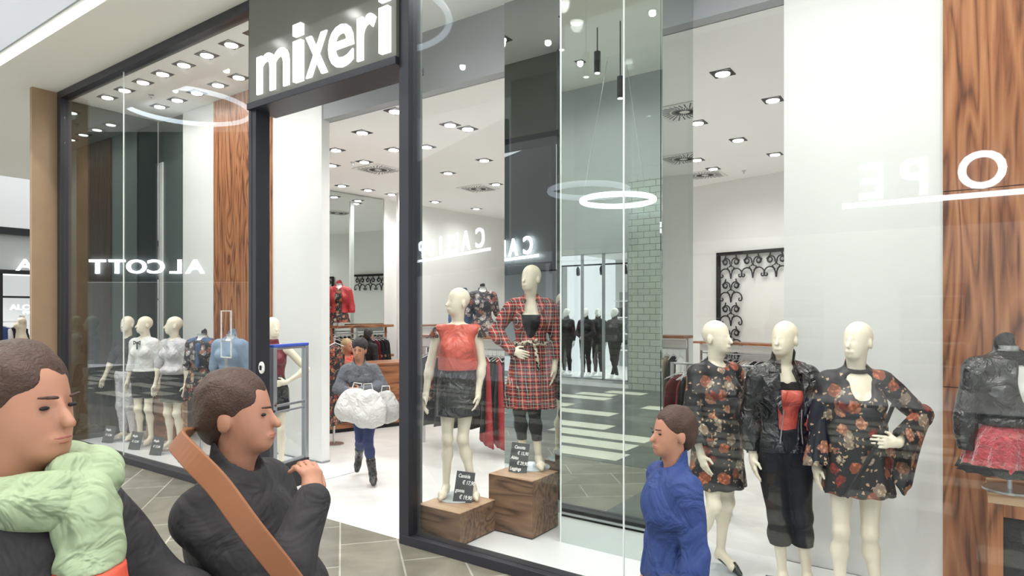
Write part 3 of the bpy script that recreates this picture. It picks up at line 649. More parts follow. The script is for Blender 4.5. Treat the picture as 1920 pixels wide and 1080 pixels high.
# ---------------------------------------------------------------- ring lights of the mall (seen reflected)
for i, (u, v, r, lb) in enumerate([(0, 0, 1.55, 'bluish ring light hanging under the mall ceiling, reflected in the left window'), (1, 0, 1.6, 'ring light hanging in the mall nearest the entrance sign'), (2, 0, 0.8, 'small ring light hanging in front of the shop opposite')]):
    if i == 0: p = Vector((-8.5, 16.7, 0)) - Q; uu, vv, zz = p.dot(E), -p.dot(N), 7.2
    elif i == 1: p = Vector((-2.75, 11.6, 0)) - Q; uu, vv, zz = p.dot(E), -p.dot(N), 7.2
    else: uu, vv, zz = U(1103, 8.0), -8.0, 4.35
    t = empty('ring_light', F(uu, vv, zz), ROT, lb, 'light')
    a = [(r * math.cos(q), r * math.sin(q), 0) for q in np.linspace(0, 2 * math.pi, 64, endpoint=False)]
    MB().tube(a, 0.06, 8, True).build('ring', M['ring'], t, smooth=True)
    w = MB()
    for q in (0.3, 2.4, 4.5): w.beam((r * math.cos(q), r * math.sin(q), 0), (r * math.cos(q) * 0.3, r * math.sin(q) * 0.3, 7.46 - zz), 0.01)
    w.build('suspension_wire', M['steel'], t)

# ================================================================ THE MALL SIDE (opposite shops, seen in glass and mirrors)
VO = -9.1
def mbrick():
    m, nt, b = newmat('painted_brick'); tc = nt.nodes.new('ShaderNodeTexCoord'); mp = nt.nodes.new('ShaderNodeMapping')
    mp.inputs['Rotation'].default_value = (R(90), 0, 0)
    br = nt.nodes.new('ShaderNodeTexBrick'); br.inputs['Scale'].default_value = 1; br.inputs['Brick Width'].default_value = 0.3; br.inputs['Row Height'].default_value = 0.15; br.inputs['Mortar Size'].default_value = 0.008
    br.inputs['Color1'].default_value = (0.42, 0.45, 0.40, 1); br.inputs['Color2'].default_value = (0.38, 0.41, 0.36, 1); br.inputs['Mortar'].default_value = (0.16, 0.18, 0.16, 1)
    nt.links.new(tc.outputs['Object'], mp.inputs['Vector']); nt.links.new(mp.outputs['Vector'], br.inputs['Vector']); nt.links.new(br.outputs['Color'], b.inputs['Base Color']); b.inputs['Roughness'].default_value = 0.6
    return m
M['brick'] = mbrick(); M['oppgrey'] = pm('opposite_grey_render', (0.42, 0.44, 0.43), 0.7); M['oppdark'] = pm('opposite_dark_panel', (0.08, 0.085, 0.085), 0.5)
vb = 2 * 0.69 - VO                        # depth of the opposite front as mirrored by the column
br0, br1 = U(1180, vb), U(1234, vb)
struct('wall_opposite_pier', MB().box(br0, br1 + 1.2, VO - 0.2, VO + 0.05, 0, 5.0), M['brick'])
struct('wall_opposite_header', MB().box(-5.3, br0, VO - 0.2, VO, 3.3, 7.5), M['oppgrey'])
struct('wall_opposite_right', MB().box(br1 + 1.2, 14, VO - 0.2, VO, 3.3, 7.5), M['oppdark'])
struct('wall_opposite_upper', MB().box(br0, br1 + 1.2, VO - 0.2, VO + 0.02, 5.0, 7.5), M['oppgrey'])
struct('floor_opposite', MB().box(-5.3, 14, -13.5, VO - 0.02, 0.0, 0.16), M['dispfloor'])
struct('wall_opposite_back', MB().box(-5.3, 14, -13.7, -13.5, 0, 3.5), M['white'])
struct('ceiling_opposite', MB().box(-5.3, 14, -13.5, VO - 0.2, 3.5, 3.6), M['white'])
fr = MB()
for u in (-5.3, U(1090, vb), U(1130, vb), br0 - 0.03, br1 + 1.25, 4.6, 6.6, 8.6, 11): fr.box(u - 0.03, u + 0.03, VO - 0.08, VO - 0.02, 0.16, 3.3)
fr.box(-5.3, br0, VO - 0.08, VO - 0.02, 0.1, 0.2); fr.box(br1 + 1.2, 14, VO - 0.08, VO - 0.02, 0.1, 0.2)
struct('window_3', fr, M['alu'])
# display steps of the opposite window
for u in np.arange(-4.6, 10, 1.5):
    downlight(float(u), -10.6, 3.5, OPP_W, 'downlight in the ceiling of the shop opposite', 'downlights of the shop opposite', light=True)
tr = empty('track_light_rail', F(-4.0, -10.0, 3.1), ROT, 'black track rail with spotlights inside the shop opposite', 'light')
MB().beam((-3, 0, 0), (4.0, 0, 0), 0.04).build('rail', M['blackmetal'], tr)
for u in np.arange(-2.8, 4, 0.7): MB().tube([(u, 0, -0.03), (u, 0, -0.1), (u + 0.05, 0.08, -0.26)], [0.015, 0.05, 0.05], 10).build('spotlight', M['blackmetal'], tr)
for i, u in enumerate((-4.4, -2.9, -1.4, 0.4, 3.2)):
    t = empty('wall_shelving', F(u, -13.0, 0.17), ROT, ORD[i] + ' white shelving bay from the left of the shop opposite', 'shelving')
    for z in (0.5, 1.0, 1.5, 2.0): MB().box(-0.6, 0.6, -0.2, 0.2, z, z + 0.03).build('board', M['white'], t)
    MB().box(-0.62, 0.62, -0.24, -0.2, 0, 2.3).build('back_panel', M['alu'], t)
    q = MB(); r_ = random.Random(i)
    for z in (0.53, 1.03, 1.53):
        x = -0.55
        while x < 0.5:
            w = r_.uniform(0.08, 0.25); q.box(x, x + w, -0.15, 0.15, z, z + r_.uniform(0.08, 0.35)); x += w + 0.05
    tag(q.build('folded_goods', M['greycloth'] if i % 2 else M['melange'], t), kind='stuff')
# Calliope sign on the opposite header
def sign_on(a, b, z, text, H, label, bar=True, shear=0.0, extr=0.03, mat='letter_opp', stretch=1.0):
    # a -> b: reading direction in (u, v)
    pa, pb = F(*a), F(*b); d = (pb - pa); L = d.length; rz = math.atan2(d.y, d.x)
    t = empty('mall_sign', (pa.x, pa.y, z), rz, label, 'sign')
    n = len(text); wt = [{'C': 1.3, 'A': 1.1, 'L': 0.75, 'I': 0.55, 'O': 1.45, 'P': 0.8, 'E': 0.72}.get(c, 1.0) if text == 'CALLIOPE' else 1.0 for c in text]; cw = L / sum(wt); pos = 0
    for i, ch in enumerate(text):
        if ch == ' ': continue
        me = text_mesh(ch, 1.0, extr / H, 0.018); xs = [v.co.x for v in me.vertices]; ys = [v.co.y for v in me.vertices]
        w = (max(xs) - min(xs)); h = max(ys) - min(ys); k = H / h
        for v in me.vertices: v.co = (((v.co.x - min(xs)) - w / 2) * k * stretch, -v.co.z * k * 0.5, (v.co.y - min(ys)) * k)
        o = link('letter', me, M[mat], t); o.location = (cw * (pos + wt[i] / 2), 0, 0); pos += wt[i]
    if bar: MB().box(-0.15, L + 0.15, -0.03, 0.0, -0.14, -0.05).build('underline', M[mat], t)
    return t
sign_on((8.3, VO + 0.06), (2.15, VO + 0.06), 3.83, 'CALLIOPE', 0.62, 'large white lit mall sign with an underline on the shop opposite')
s1 = (-7.9, -11.6); s2 = (-13.4, -14.0)
sign_on(s1, s2, 3.83, 'CALLIOPE', 0.62, 'white lit mall sign with an underline on the angled front')
wall_between('wall_opposite_angled', (-7.2, -11.4), (-15, -14.8), 3.2, 7.5, 0.2, M['oppdark'])
wall_between('wall_opposite_angled_lower', (-7.2, -13.4), (-15, -16.8), 0, 3.4, 0.2, M['oppgrey'])
sign_on((-15.6, -7.1), (-18.6, -5.0), 3.05, 'ALCOTT', 0.44, 'wide white lit letters of the fashion store at the end of the mall', bar=False, stretch=1.35)
wall_between('wall_end_header', (-14.5, -8.0), (-20.0, -4.1), 2.8, 7.5, 0.2, M['oppdark'])
wall_between('wall_end_back', (-16.0, -10.4), (-22.0, -6.2), 0, 2.9, -0.2, M['oppgrey'])

# ================================================================ FAR LEFT STORE
uw = -15.6
struct('wall_store_header', MB().box(uw - 0.2, uw, -1.5, 7.5, 3.95, 7.5), M['ceil'])
struct('wall_store_band', MB().box(uw - 0.15, uw + 0.03, -1.5, 7.5, 3.78, 3.95), M['blackmetal'])
struct('wall_store_panel', MB().box(uw - 0.2, uw - 0.1, -1.5, 7.5, 2.9, 3.78), M['oppgrey'])
fr = MB()
for v in (0.4, 1.55, 1.95, 2.6, 3.4, 4.6): fr.box(uw - 0.1, uw - 0.05, v - 0.03, v + 0.03, 0, 2.9)
fr.box(uw - 0.1, uw, -1.5, 7.5, 2.8, 2.9); fr.box(uw - 0.1, uw - 0.05, -1.5, 7.5, 2.2, 2.25)
struct('door_1', fr, M['blackmetal'])
struct('wall_store_back', MB().box(uw - 3.2, uw - 3, -1.5, 8, 0, 2.9), M['white'])
struct('floor_store', MB().box(uw - 3, uw, -1.5, 8, 0, 0.01), M['dispfloor'])
struct('floor_passage', MB().box(-15.6, -6.7, 0.02, 8, -0.1, 0.0), M['mallfloor'])
struct('wall_passage', MB().box(-15.6, -6.75, 6.9, 7.1, 0, 5), M['white'])
def yv(px): 
    k = (px - 960) / FPX; b = Q + E * uw; return (k * b.y - b.x) / (N.x - k * N.y)
def store_sign(txt, px0, px1, py0, py1, label, mat):
    v0, v1 = yv(px0), yv(px1); Y = F(uw, (v0 + v1) / 2).y; z0, z1 = zof(py1, Y), zof(py0, Y)
    t = empty('store_sign', F(uw + 0.04, v0, z0), ROT + R(90), label, 'sign')
    me = text_mesh(txt, 1.0, 0.01, 0.02); xs = [v.co.x for v in me.vertices]; ys = [v.co.y for v in me.vertices]
    for v in me.vertices: v.co = ((v.co.x - min(xs)) / (max(xs) - min(xs)) * (v1 - v0), -v.co.z, (v.co.y - min(ys)) / (max(ys) - min(ys)) * (z1 - z0))
    link('lettering', me, M[mat], t)
store_sign('ALCOTT', 17, 92, 571, 581, 'small white lettering on the glass of the far left store', 'letter')
store_sign('FRESH', 42, 84, 583, 589, 'tiny white second line of lettering on the far left store glass', 'letter')
store_sign('A', 28, 64, 486, 508, 'large glowing white letter on the header of the far left store', 'letter')
for k, (v, mt, lb) in enumerate([(1.2, 'denim', 'blue garment on the far left store rail'), (1.7, 'black', 'black garment on the far left store rail'), (2.1, 'black', 'dark garment right of the torso in the far left store'), (2.5, 'whitecloth', 'white garment in the far left store')]):
    pass
for u, ll in ((-10.5, 'near'), (-13, 'far')): downlight(u, 2.5, 4.93, 150, ll + ' downlight in the passage left of the shopfront', 'downlights of the passage')
downlight(-16.8, 2.2, 2.95, 120, 'downlight inside the far left store', None)
# ================================================================ FIGURES
UP = (0, 0, 1)
def flare(D, name, p0, p1, r0, r1, drop, mat, n=40, folds=7):
    p0 = np.array(p0, float); p1 = np.array(p1, float); d = (p1 - p0); L = np.linalg.norm(d); d /= L
    a = np.cross(d, (0, 0, 1.0)); a = a / np.linalg.norm(a) if np.linalg.norm(a) > 0.15 else np.array((1.0, 0, 0)); b = np.cross(a, d)
    if b[2] < 0: b = -b
    rs = []
    m = 12
    for i in range(m + 1):
        t = i / m; c = p0 + d * L * t; r = r0 + (r1 - r0) * t ** 1.5; ring = []
        for k in range(n):
            q = 2 * math.pi * k / n; w = 0.10 * r * t * math.sin(folds * q); s = math.sin(q)
            v = c + a * math.cos(q) * (r * 0.8 + w) + b * s * (r + w) + (np.array((0, 0, -drop * t ** 2)) * (0.5 - 0.5 * s))
            ring.append(v)
        rs.append(ring)
    for i in range(m, 4, -2):
        cen = sum(rs[i]) / n; rs.append([cen + (v - cen) * 0.93 for v in rs[i]])
    return MB().rings([[tuple(v) for v in r] for r in rs], True).build(name, mat, D['t'], smooth=True)
def pumps(D, mat=None, heels=False):
    for s in 'LR':
        an, toe, heel = D['an' + s], D['toe' + s], D['heel' + s]; ball = an + (toe - an) * 0.68
        pr = [cap(heel, ball, 0.028, 0.03, 0.02), cap(ball, toe, 0.032, 0.02, 0.02)]
        link('shoe', sdf_mesh('shoe', pr, 0.006, (), [((heel + (0, 0, 0.006)), (0.0, 0.0, 1.0))], 0), mat or M['leather'], D['t'])
def lapel(D, pts, mat, name='lapel', y=0.0, th=0.012):
    n = len(pts); mb = MB(); mb.add([tuple(p) for p in pts] + [(p[0], p[1] + th, p[2]) for p in pts], [tuple(range(n)), tuple(range(2 * n - 1, n - 1, -1))] + [(i, i + n, (i + 1) % n + n, (i + 1) % n) for i in range(n)])
    return mb.build(name, mat, D['t'], bevel=0.004)
def scale_t(t, s): t.scale = (s, s, s)

# --- A: red satin top, black leather skirt, on the low plinth
YA = 5.42
t, A = figure('mannequin', 'mannequin in a salmon red satin top and black skirt on the low wooden plinth', 'mannequin', wp(858, YA, 0.277), 0,
    dict(head=(-52, 0, 0), elL=(0.205, 0.02, 1.13), wrL=(0.175, -0.03, 0.88), elR=(-0.235, 0.02, 1.12), wrR=(-0.265, -0.05, 0.87), knL=(0.045, -0.03, 0.50), anL=(0.13, -0.01, 0.085), knR=(-0.085, -0.02, 0.50), anR=(-0.10, 0.02, 0.085), toeL=(0.17, -0.14, 0.03), toeR=(-0.13, -0.13, 0.03), curlL=0.5, curlR=0.5), M['mann'], 0.0055)
cloth(A, 'top', ['torso', 'neck'], 0.016, M['red'], [ell((0.15, 0.01, 1.43), (0.05, 0.05, 0.03), 0.03), ell((-0.15, 0.01, 1.43), (0.05, 0.05, 0.03), 0.03), ell((0, -0.01, 1.12), (0.165, 0.125, 0.09), 0.06), ell((0, -0.035, 1.22), (0.15, 0.11, 0.13), 0.06)], [ell((0, -0.02, 1.56), (0.085, 0.10, 0.10), 0.01)], [((0, 0, 1.085), (0, 0, -1)), ((0, 0, 1.47), (0, 0, 1))], 0.004, 34)
for s in (1, -1): skirt(A, 'shoulder_frill', [(1.445, s * 0.185, 0.01, 0.02, 0.05), (1.36, s * 0.20, 0.01, 0.042, 0.07)], M['floral_s'], 9, 0.01, seg=40)
skirt(A, 'skirt', [(1.13, 0, 0.0, 0.118, 0.095), (1.06, 0, 0.005, 0.15, 0.115), (0.94, 0, 0.012, 0.178, 0.135), (0.70, 0, 0, 0.182, 0.135)], M['leather'], 5, 0.004)
# --- B: red plaid shirt dress over black camisole, on the tall plinth
YB = 5.62
t, B = figure('mannequin', 'mannequin in a red plaid shirt dress and leopard belt on the taller wooden plinth', 'mannequin', wp(995, YB, 0.486), 0,
    dict(head=(-38, 0, 0), elR=(-0.315, 0.05, 1.19), wrR=(-0.165, -0.11, 1.03), hdR=(0.75, -0.35, -0.25), pnR=(0.1, 0.9, 0), elL=(0.235, 0.02, 1.12), wrL=(0.205, -0.04, 0.87), knL=(0.03, -0.04, 0.5), anL=(0.07, -0.03, 0.085), knR=(-0.10, 0.0, 0.5), anR=(-0.06, 0.03, 0.085), toeL=(0.09, -0.17, 0.03), toeR=(-0.10, -0.1, 0.03)), M['mann'], 0.0055)
cloth(B, 'leggings', ['legL', 'legR'], 0.008, M['black'], (), (), [((0, 0, 0.24), (0, 0, -1)), ((0, 0, 0.95), (0, 0, 1))], 0)
cloth(B, 'camisole', ['torso'], 0.008, M['black'], (), (), [((0, 0, 1.34), (0, 0, 1)), ((0, 0, 1.0), (0, 0, -1))], 0)
cloth(B, 'shirt_dress_bodice', ['torso', 'neck', 'armL', 'armR'], 0.022, M['plaid'], (), [ell((0.0, -0.17, 1.38), (0.085, 0.16, 0.28), 0.01), ell((0, -0.02, 1.56), (0.07, 0.09, 0.11), 0.01)],
      [((0, 0, 1.06), (0, 0, -1)), (B['wrL'] + (B['elL'] - B['wrL']) * 0.15, (B['wrL'] - B['elL']) / 0.25), (B['wrR'] + (B['elR'] - B['wrR']) * 0.12, (0.0, 0, -1.0))] if False else [((0, 0, 0.96), (0, 0, -1))], 0.005, 26)
skirt(B, 'shirt_dress_skirt', [(1.12, 0, 0.0, 0.135, 0.11), (1.04, 0, 0.005, 0.165, 0.13), (0.80, 0.0, 0.01, 0.20, 0.155), (0.53, -0.01, 0, 0.225, 0.165)], M['plaid'], 15, 0.012)
mb = MB().tube([(0.145 * math.cos(q), 0.118 * math.sin(q), 1.095 + 0.01 * math.sin(3 * q)) for q in np.linspace(0, 2 * math.pi, 30, endpoint=False)], 0.019, 8, True); mb.build('belt', M['leopard'], B['t'], smooth=True)
MB().tube([(0.01, -0.135, 1.10), (0.05, -0.155, 1.13), (0.07, -0.16, 1.09), (0.02, -0.155, 1.08), (-0.03, -0.15, 1.12), (-0.05, -0.14, 1.08), (0.0, -0.15, 1.09)], 0.013, 8).build('belt_knot', M['leopard'], B['t'], smooth=True)
MB().tube([(0.03, -0.15, 1.08), (0.05, -0.165, 0.98), (0.06, -0.175, 0.86)], [0.012, 0.018, 0.015], 8).build('belt_end', M['leopard'], B['t'], smooth=True)
for s in (1, -1): lapel(B, [(s * 0.045, -0.075, 1.52), (s * 0.12, -0.105, 1.47), (s * 0.11, -0.14, 1.39), (s * 0.06, -0.15, 1.36)], M['plaid'], 'collar')
pumps(B, M['mann'])
# --- D: rightmost floral tunic mannequin
YD = 3.92
t, Dm = figure('mannequin', 'mannequin in a dark floral tunic with bell sleeves, hand on its waist', 'mannequin', wp(1607, YD, 0.012), -8,
    dict(head=(-48, 0, 0), elL=(0.40, 0.07, 1.19), wrL=(0.17, -0.15, 1.07), hdL=(-0.93, -0.25, 0.08), pnL=(0.1, 0.9, -0.1), thumbL=(0, 0, 1), curlL=0.3, elR=(-0.225, 0.03, 1.13), wrR=(-0.235, 0.0, 0.9), knL=(0.06, -0.03, 0.50), anL=(0.13, 0.02, 0.10), knR=(-0.10, -0.02, 0.5), anR=(-0.09, 0.02, 0.10)), M['mann'], 0.0055)
cloth(Dm, 'tunic_bodice', ['torso', 'neck'], 0.018, M['floral'], infl([Dm['armL'][0], Dm['armR'][0]], 0.022), [ell((0.0, -0.17, 1.41), (0.078, 0.17, 0.115), 0.008), ell((0.0, -0.14, 1.45), (0.125, 0.125, 0.062), 0.012), ell((0, -0.02, 1.57), (0.075, 0.09, 0.12), 0.01)], [((0, 0, 1.0), (0, 0, -1))], 0.004)
skirt(Dm, 'tunic_skirt', [(1.27, 0, -0.012, 0.150, 0.128), (1.15, 0, -0.01, 0.164, 0.138), (1.0, 0, 0.004, 0.182, 0.145), (0.88, 0.005, 0.01, 0.192, 0.152), (0.735, 0.01, 0, 0.205, 0.16)], M['floral'], 11, 0.007)
flare(Dm, 'bell_sleeve', Dm['shL'] + (Dm['elL'] - Dm['shL']) * 0.7, Dm['elL'] + (Dm['elL'] - Dm['shL']) * 0.06, 0.056, 0.066, 0.0, M['floral'])
flare(Dm, 'bell_sleeve', Dm['elL'] + (0.02, 0, 0.03), Dm['wrL'] + (Dm['elL'] - Dm['wrL']) * 0.12, 0.062, 0.075, 0.26, M['floral'])
flare(Dm, 'bell_sleeve', Dm['shR'] + (Dm['elR'] - Dm['shR']) * 0.7, Dm['wrR'], 0.055, 0.10, 0.02, M['floral'])
MB().tube([(0.066 * math.cos(q), 0.02 + 0.066 * math.sin(q) , 1.487 + 0.012 * math.sin(q)) for q in np.linspace(0, 2 * math.pi, 30, endpoint=False)], 0.013, 8, True).build('choker', M['black'], Dm['t'], smooth=True)
MB().beam((0.165, -0.135, 1.33), (0.03, -0.175, 1.03), 0.012, 0.02).beam((0.03, -0.175, 1.03), (-0.13, -0.185, 0.75), 0.022, 0.02).build('hanging_tie', M['black'], Dm['t'])
pumps(Dm)
# --- C: leather jacket mannequin
YC = 4.22
t, Cm = figure('mannequin', 'mannequin in an open black leather biker jacket, red lace top and cropped black trousers', 'mannequin', wp(1470, YC, 0.012), -6,
    dict(head=(-42, 0, 0), elL=(0.235, 0.03, 1.13), wrL=(0.215, -0.02, 0.885), elR=(-0.215, 0.03, 1.12), wrR=(-0.205, -0.03, 0.885), knL=(0.10, -0.03, 0.5), anL=(0.15, 0.01, 0.10), knR=(-0.04, -0.02, 0.5), anR=(0.0, 0.03, 0.10), curlL=0.4), M['mann'], 0.0055)
cloth(Cm, 'trousers', ['legL', 'legR'], 0.022, M['black'], infl(Cm['torso'][:3], 0.015) + [ell((0, 0.0, 1.06), (0.125, 0.10, 0.09), 0.05)], (), [((0, 0, 0.30), (0, 0, -1)), ((0, 0, 1.14), (0, 0, 1))], 0.003, 22)
cloth(Cm, 'lace_top', ['torso'], 0.009, M['red'], (), [ell((0, -0.12, 1.46), (0.06, 0.1, 0.10), 0.01)], [((0, 0, 1.37), (0, 0, 1)), ((0, 0, 1.02), (0, 0, -1))], 0.003)
cloth(Cm, 'lace_trim', ['torso'], 0.013, M['lace'], (), [ell((0, -0.12, 1.455), (0.055, 0.1, 0.09), 0.01)], [((0, 0, 1.385), (0, 0, 1)), ((0, 0, 1.335), (0, 0, -1))], 0.003)
cloth(Cm, 'jacket', ['torso', 'neck', 'armL', 'armR'], 0.027, M['leather'], (), [ell((0.0, -0.20, 1.29), (0.085, 0.19, 0.40), 0.008), ell((0, -0.03, 1.57), (0.075, 0.10, 0.13), 0.01)], [((0, 0, 0.93), (0, 0, -1))], 0.006, 32)
for s in (1, -1):
    lapel(Cm, [(s * 0.04, -0.07, 1.53), (s * 0.11, -0.085, 1.51), (s * 0.13, -0.13, 1.455), (s * 0.055, -0.135, 1.445)], M['leather'], 'collar')
    lapel(Cm, [(s * 0.07, -0.15, 1.455), (s * 0.185, -0.145, 1.43), (s * 0.15, -0.185, 1.36), (s * 0.065, -0.195, 1.18)], M['leather'], th=0.018)
    MB().tube([(s * 0.055, -0.175, 1.22), (s * 0.06, -0.15, 1.1), (s * 0.07, -0.15, 1.0)], 0.004, 6).build('zip', M['steel'], Cm['t'])
link('embroidered_flower', sdf_mesh('flower', [ell((0.13 + 0.012 * math.cos(q) * 2, -0.128, 1.12 + 0.03 * math.sin(q)), (0.02, 0.012, 0.018), 0.004) for q in np.linspace(0, 6.28, 7)], 0.005), M['orange'], Cm['t'])
pumps(Cm)
# --- E: left of the group
YE = 4.50
t, Em = figure('mannequin', 'mannequin in a short dark floral dress with flared sleeves beside the mirrored column', 'mannequin', wp(1345, YE, 0.012), 22,
    dict(head=(18, 0, 0), elR=(-0.215, 0.02, 1.12), wrR=(-0.19, -0.06, 0.87), elL=(0.19, 0.04, 1.12), wrL=(0.17, -0.02, 0.88), knL=(0.07, -0.02, 0.5), anL=(0.06, 0.04, 0.13), knR=(-0.11, -0.10, 0.51), anR=(-0.20, 0.02, 0.13), toeL=(0.09, -0.12, 0.03), toeR=(-0.22, -0.12, 0.03)), M['mann'], 0.0055)
cloth(Em, 'dress_bodice', ['torso', 'neck'], 0.017, M['floral'], infl([Em['armL'][0], Em['armR'][0]], 0.02), [ell((0, -0.02, 1.56), (0.085, 0.10, 0.12), 0.01)], [((0, 0, 1.0), (0, 0, -1))], 0.004)
skirt(Em, 'dress_skirt', [(1.25, 0, -0.012, 0.146, 0.126), (1.12, 0, -0.008, 0.154, 0.13), (1.0, 0, 0.004, 0.177, 0.14), (0.85, 0.0, 0.01, 0.19, 0.15), (0.62, 0.0, 0, 0.215, 0.165)], M['floral'], 11, 0.008)
for s in 'LR': flare(Em, 'flared_sleeve', Em['sh' + s] + (Em['el' + s] - Em['sh' + s]) * 0.7, Em['wr' + s] + (Em['el' + s] - Em['wr' + s]) * 0.30, 0.055, 0.115, 0.03, M['floral'])
pumps(Em)
# --- F: mannequin behind the security gate
YF = 7.35
t, Fm = figure('mannequin', 'mannequin in a burgundy halter top and black skirt behind the security gate', 'mannequin', wp(512, YF, 0.012), 5,
    dict(head=(40, 0, 0), elL=(0.37, 0.03, 1.17), wrL=(0.18, -0.12, 1.04), hdL=(-0.9, -0.2, -0.1), pnL=(0.1, 0.9, 0), thumbL=(0, 0, 1), knL=(0.10, -0.05, 0.5)), M['mann'], 0.007)
cloth(Fm, 'halter_top', ['torso'], 0.012, M['burg'], [cap((0, 0.01, 1.42), (0, 0.01, 1.50), 0.07, 0.06, 0.03)], [ell((0.17, 0, 1.44), (0.06, 0.15, 0.09), 0.01), ell((-0.17, 0, 1.44), (0.06, 0.15, 0.09), 0.01)], [((0, 0, 1.08), (0, 0, -1))])
skirt(Fm, 'skirt', [(1.12, 0, 0, 0.12, 0.10), (0.95, 0, 0.01, 0.17, 0.135), (0.70, 0, 0, 0.18, 0.135)], M['leather'], 6, 0.005)
# --- left window mannequins
def leftm(px, v, label, yaw, P, head=True):
    u = U(px, v); p = F(u, v, 0.012); return figure('mannequin', label, 'mannequin', p, yaw, P, M['mann'], 0.0085)
t, G1 = leftm(325, 0.62, 'mannequin in a white wrap top and charcoal skirt, right of three in the left window', -20, dict(head=(-40, 0, 0), elR=(-0.24, 0.0, 1.12), wrR=(-0.25, -0.06, 0.87)))
cloth(G1, 'wrap_top', ['torso', 'neck'], 0.018, M['silver'], infl([G1['armL'][0], G1['armR'][0]], 0.02) + [ell((0.02, -0.03, 1.07), (0.18, 0.14, 0.07), 0.05)], [ell((0, -0.02, 1.56), (0.085, 0.10, 0.11), 0.01)], [((0, 0, 1.02), (0, 0, -1))], 0.006)
skirt(G1, 'skirt', [(1.06, 0, 0, 0.14, 0.11), (0.95, 0, 0.01, 0.178, 0.14), (0.66, 0, 0, 0.18, 0.14)], M['black'], 6, 0.005)
t, G2 = leftm(270, 0.58, 'mannequin in a white blouse with a dark bow, middle of three in the left window', -10, dict(head=(-25, 0, 0)))
cloth(G2, 'blouse', ['torso', 'neck', 'armL', 'armR'], 0.018, M['whitecloth'], (), [ell((0, -0.02, 1.56), (0.075, 0.09, 0.11), 0.01)], [((0, 0, 1.02), (0, 0, -1))], 0.005)
MB().tube([(0, -0.125, 1.42), (0.05, -0.13, 1.44), (0.05, -0.13, 1.40), (-0.05, -0.13, 1.44), (-0.05, -0.13, 1.40), (0, -0.13, 1.42), (0.01, -0.14, 1.33)], 0.009, 6).build('bow', M['black'], G2['t'])
cloth(G2, 'shorts', ['legL', 'legR'], 0.02, M['black'], infl(G2['torso'][:3], 0.015), (), [((0, 0, 0.66), (0, 0, -1)), ((0, 0, 1.06), (0, 0, 1))])
t, G3 = leftm(238, 0.60, 'mannequin in a dark sheer top and grey trousers, left of three in the left window', -15, dict(head=(10, 0, 0), elR=(-0.27, 0.0, 1.14), wrR=(-0.35, -0.05, 0.90)))
cloth(G3, 'sheer_top', ['torso', 'neck'], 0.016, M['greycloth'], infl([G3['armL'][0], G3['armR'][0]], 0.016), [ell((0, -0.02, 1.56), (0.085, 0.10, 0.11), 0.01)], [((0, 0, 1.0), (0, 0, -1))])
cloth(G3, 'trousers', ['legL', 'legR'], 0.022, M['silver'], infl(G3['torso'][:3], 0.015), (), [((0, 0, 0.12), (0, 0, -1)), ((0, 0, 1.08), (0, 0, 1))])
# --- mannequins of the shop opposite (seen in the mirrored column)
thN = math.degrees(math.pi - math.asin(N.x))
for i, (px, v, lb, P) in enumerate([(1062, -9.75, 'mannequin in long black clothes, first from the mall corner of the shop opposite', dict(head=(20, 0, 0))),
        (1098, -9.6, 'mannequin in a black top and skirt in the window opposite, holding its hands in front', dict(elL=(0.24, 0, 1.13), wrL=(0.06, -0.16, 1.03), elR=(-0.24, 0, 1.13), wrR=(-0.06, -0.16, 1.03))),
        (1121, -9.9, 'mannequin in a navy jacket standing behind the others in the window opposite', dict(head=(-30, 0, 0))),
        (1152, -9.5, 'mannequin in a black leather jacket with crossed legs beside the brick pier opposite', dict(head=(30, 0, 0), knL=(0.02, -0.06, 0.5), anL=(-0.10, -0.06, 0.1), knR=(-0.04, 0.03, 0.5), anR=(0.08, 0.04, 0.1)))]):
    u = U(px, 2 * 0.69 - v); t, o_ = figure('mannequin', lb, 'mannequin', F(u, v, 0.172), thN, P, M['mannd'], 0.014)
    cloth(o_, 'jacket', ['torso', 'neck', 'armL', 'armR'], 0.022, M['leather'] if i == 3 else M['black'], (), (), [((0, 0, 0.92), (0, 0, -1))], vox=0.014)
    cloth(o_, 'trousers', ['legL', 'legR'], 0.016, M['black'], infl(o_['torso'][:3], 0.01), (), [((0, 0, 0.1), (0, 0, -1)), ((0, 0, 1.0), (0, 0, 1))], vox=0.014)

# ---------------------------------------------------------------- dress forms (headless)
def bust(label, loc, yaw, poleh, sleeves=False, vox=0.009, stub=0.012, P=None, wob=0.004, s=1.0):
    D = figure_prims(P or {}); t = empty('dress_form', loc, R(yaw), label, 'dress form'); D['t'] = t; D['vox'] = vox
    # origin at the foot of the pole; torso bottom (z 0.86 in the figure frame) at height poleh
    off = poleh - 0.84
    hold = empty('torso', (0, 0, 0), 0); hold.parent = t; bpy.data.objects.remove(hold)
    me = sdf_mesh('torso', D['torso'] + D['neck'], vox, (), [((0, 0, 1.53), (0, 0, 1)), ((0, 0, 0.85), (0, 0, -1))])
    ob = link('torso', me, M['mannd'], t); ob.location = (0, 0, off)
    o = MB().disc((0, 0.01, 1.527), 0.05, 0.02, 20).build('neck_cap', M['steel'], t); o.location = (0, 0, off)
    if poleh > 0.06:
        MB().disc((0, 0, 0.0), 0.13, 0.012, 30).build('base', M['steel'], t); MB().disc((0, 0, 0.01), 0.014, poleh, 12).build('pole', M['steel'], t)
    else: MB().disc((0, 0.0, 0.0), 0.10, poleh, 24).build('base', M['steel'], t)
    D['off'] = off; scale_t(t, s); return t, D
def bcloth(D, name, *a, **k):
    o = cloth(D, name, *a, **k); o.location.z = D['off']; return o
def bskirt(D, *a, **k):
    o = skirt(D, *a, **k); o.location.z = D['off']; return o
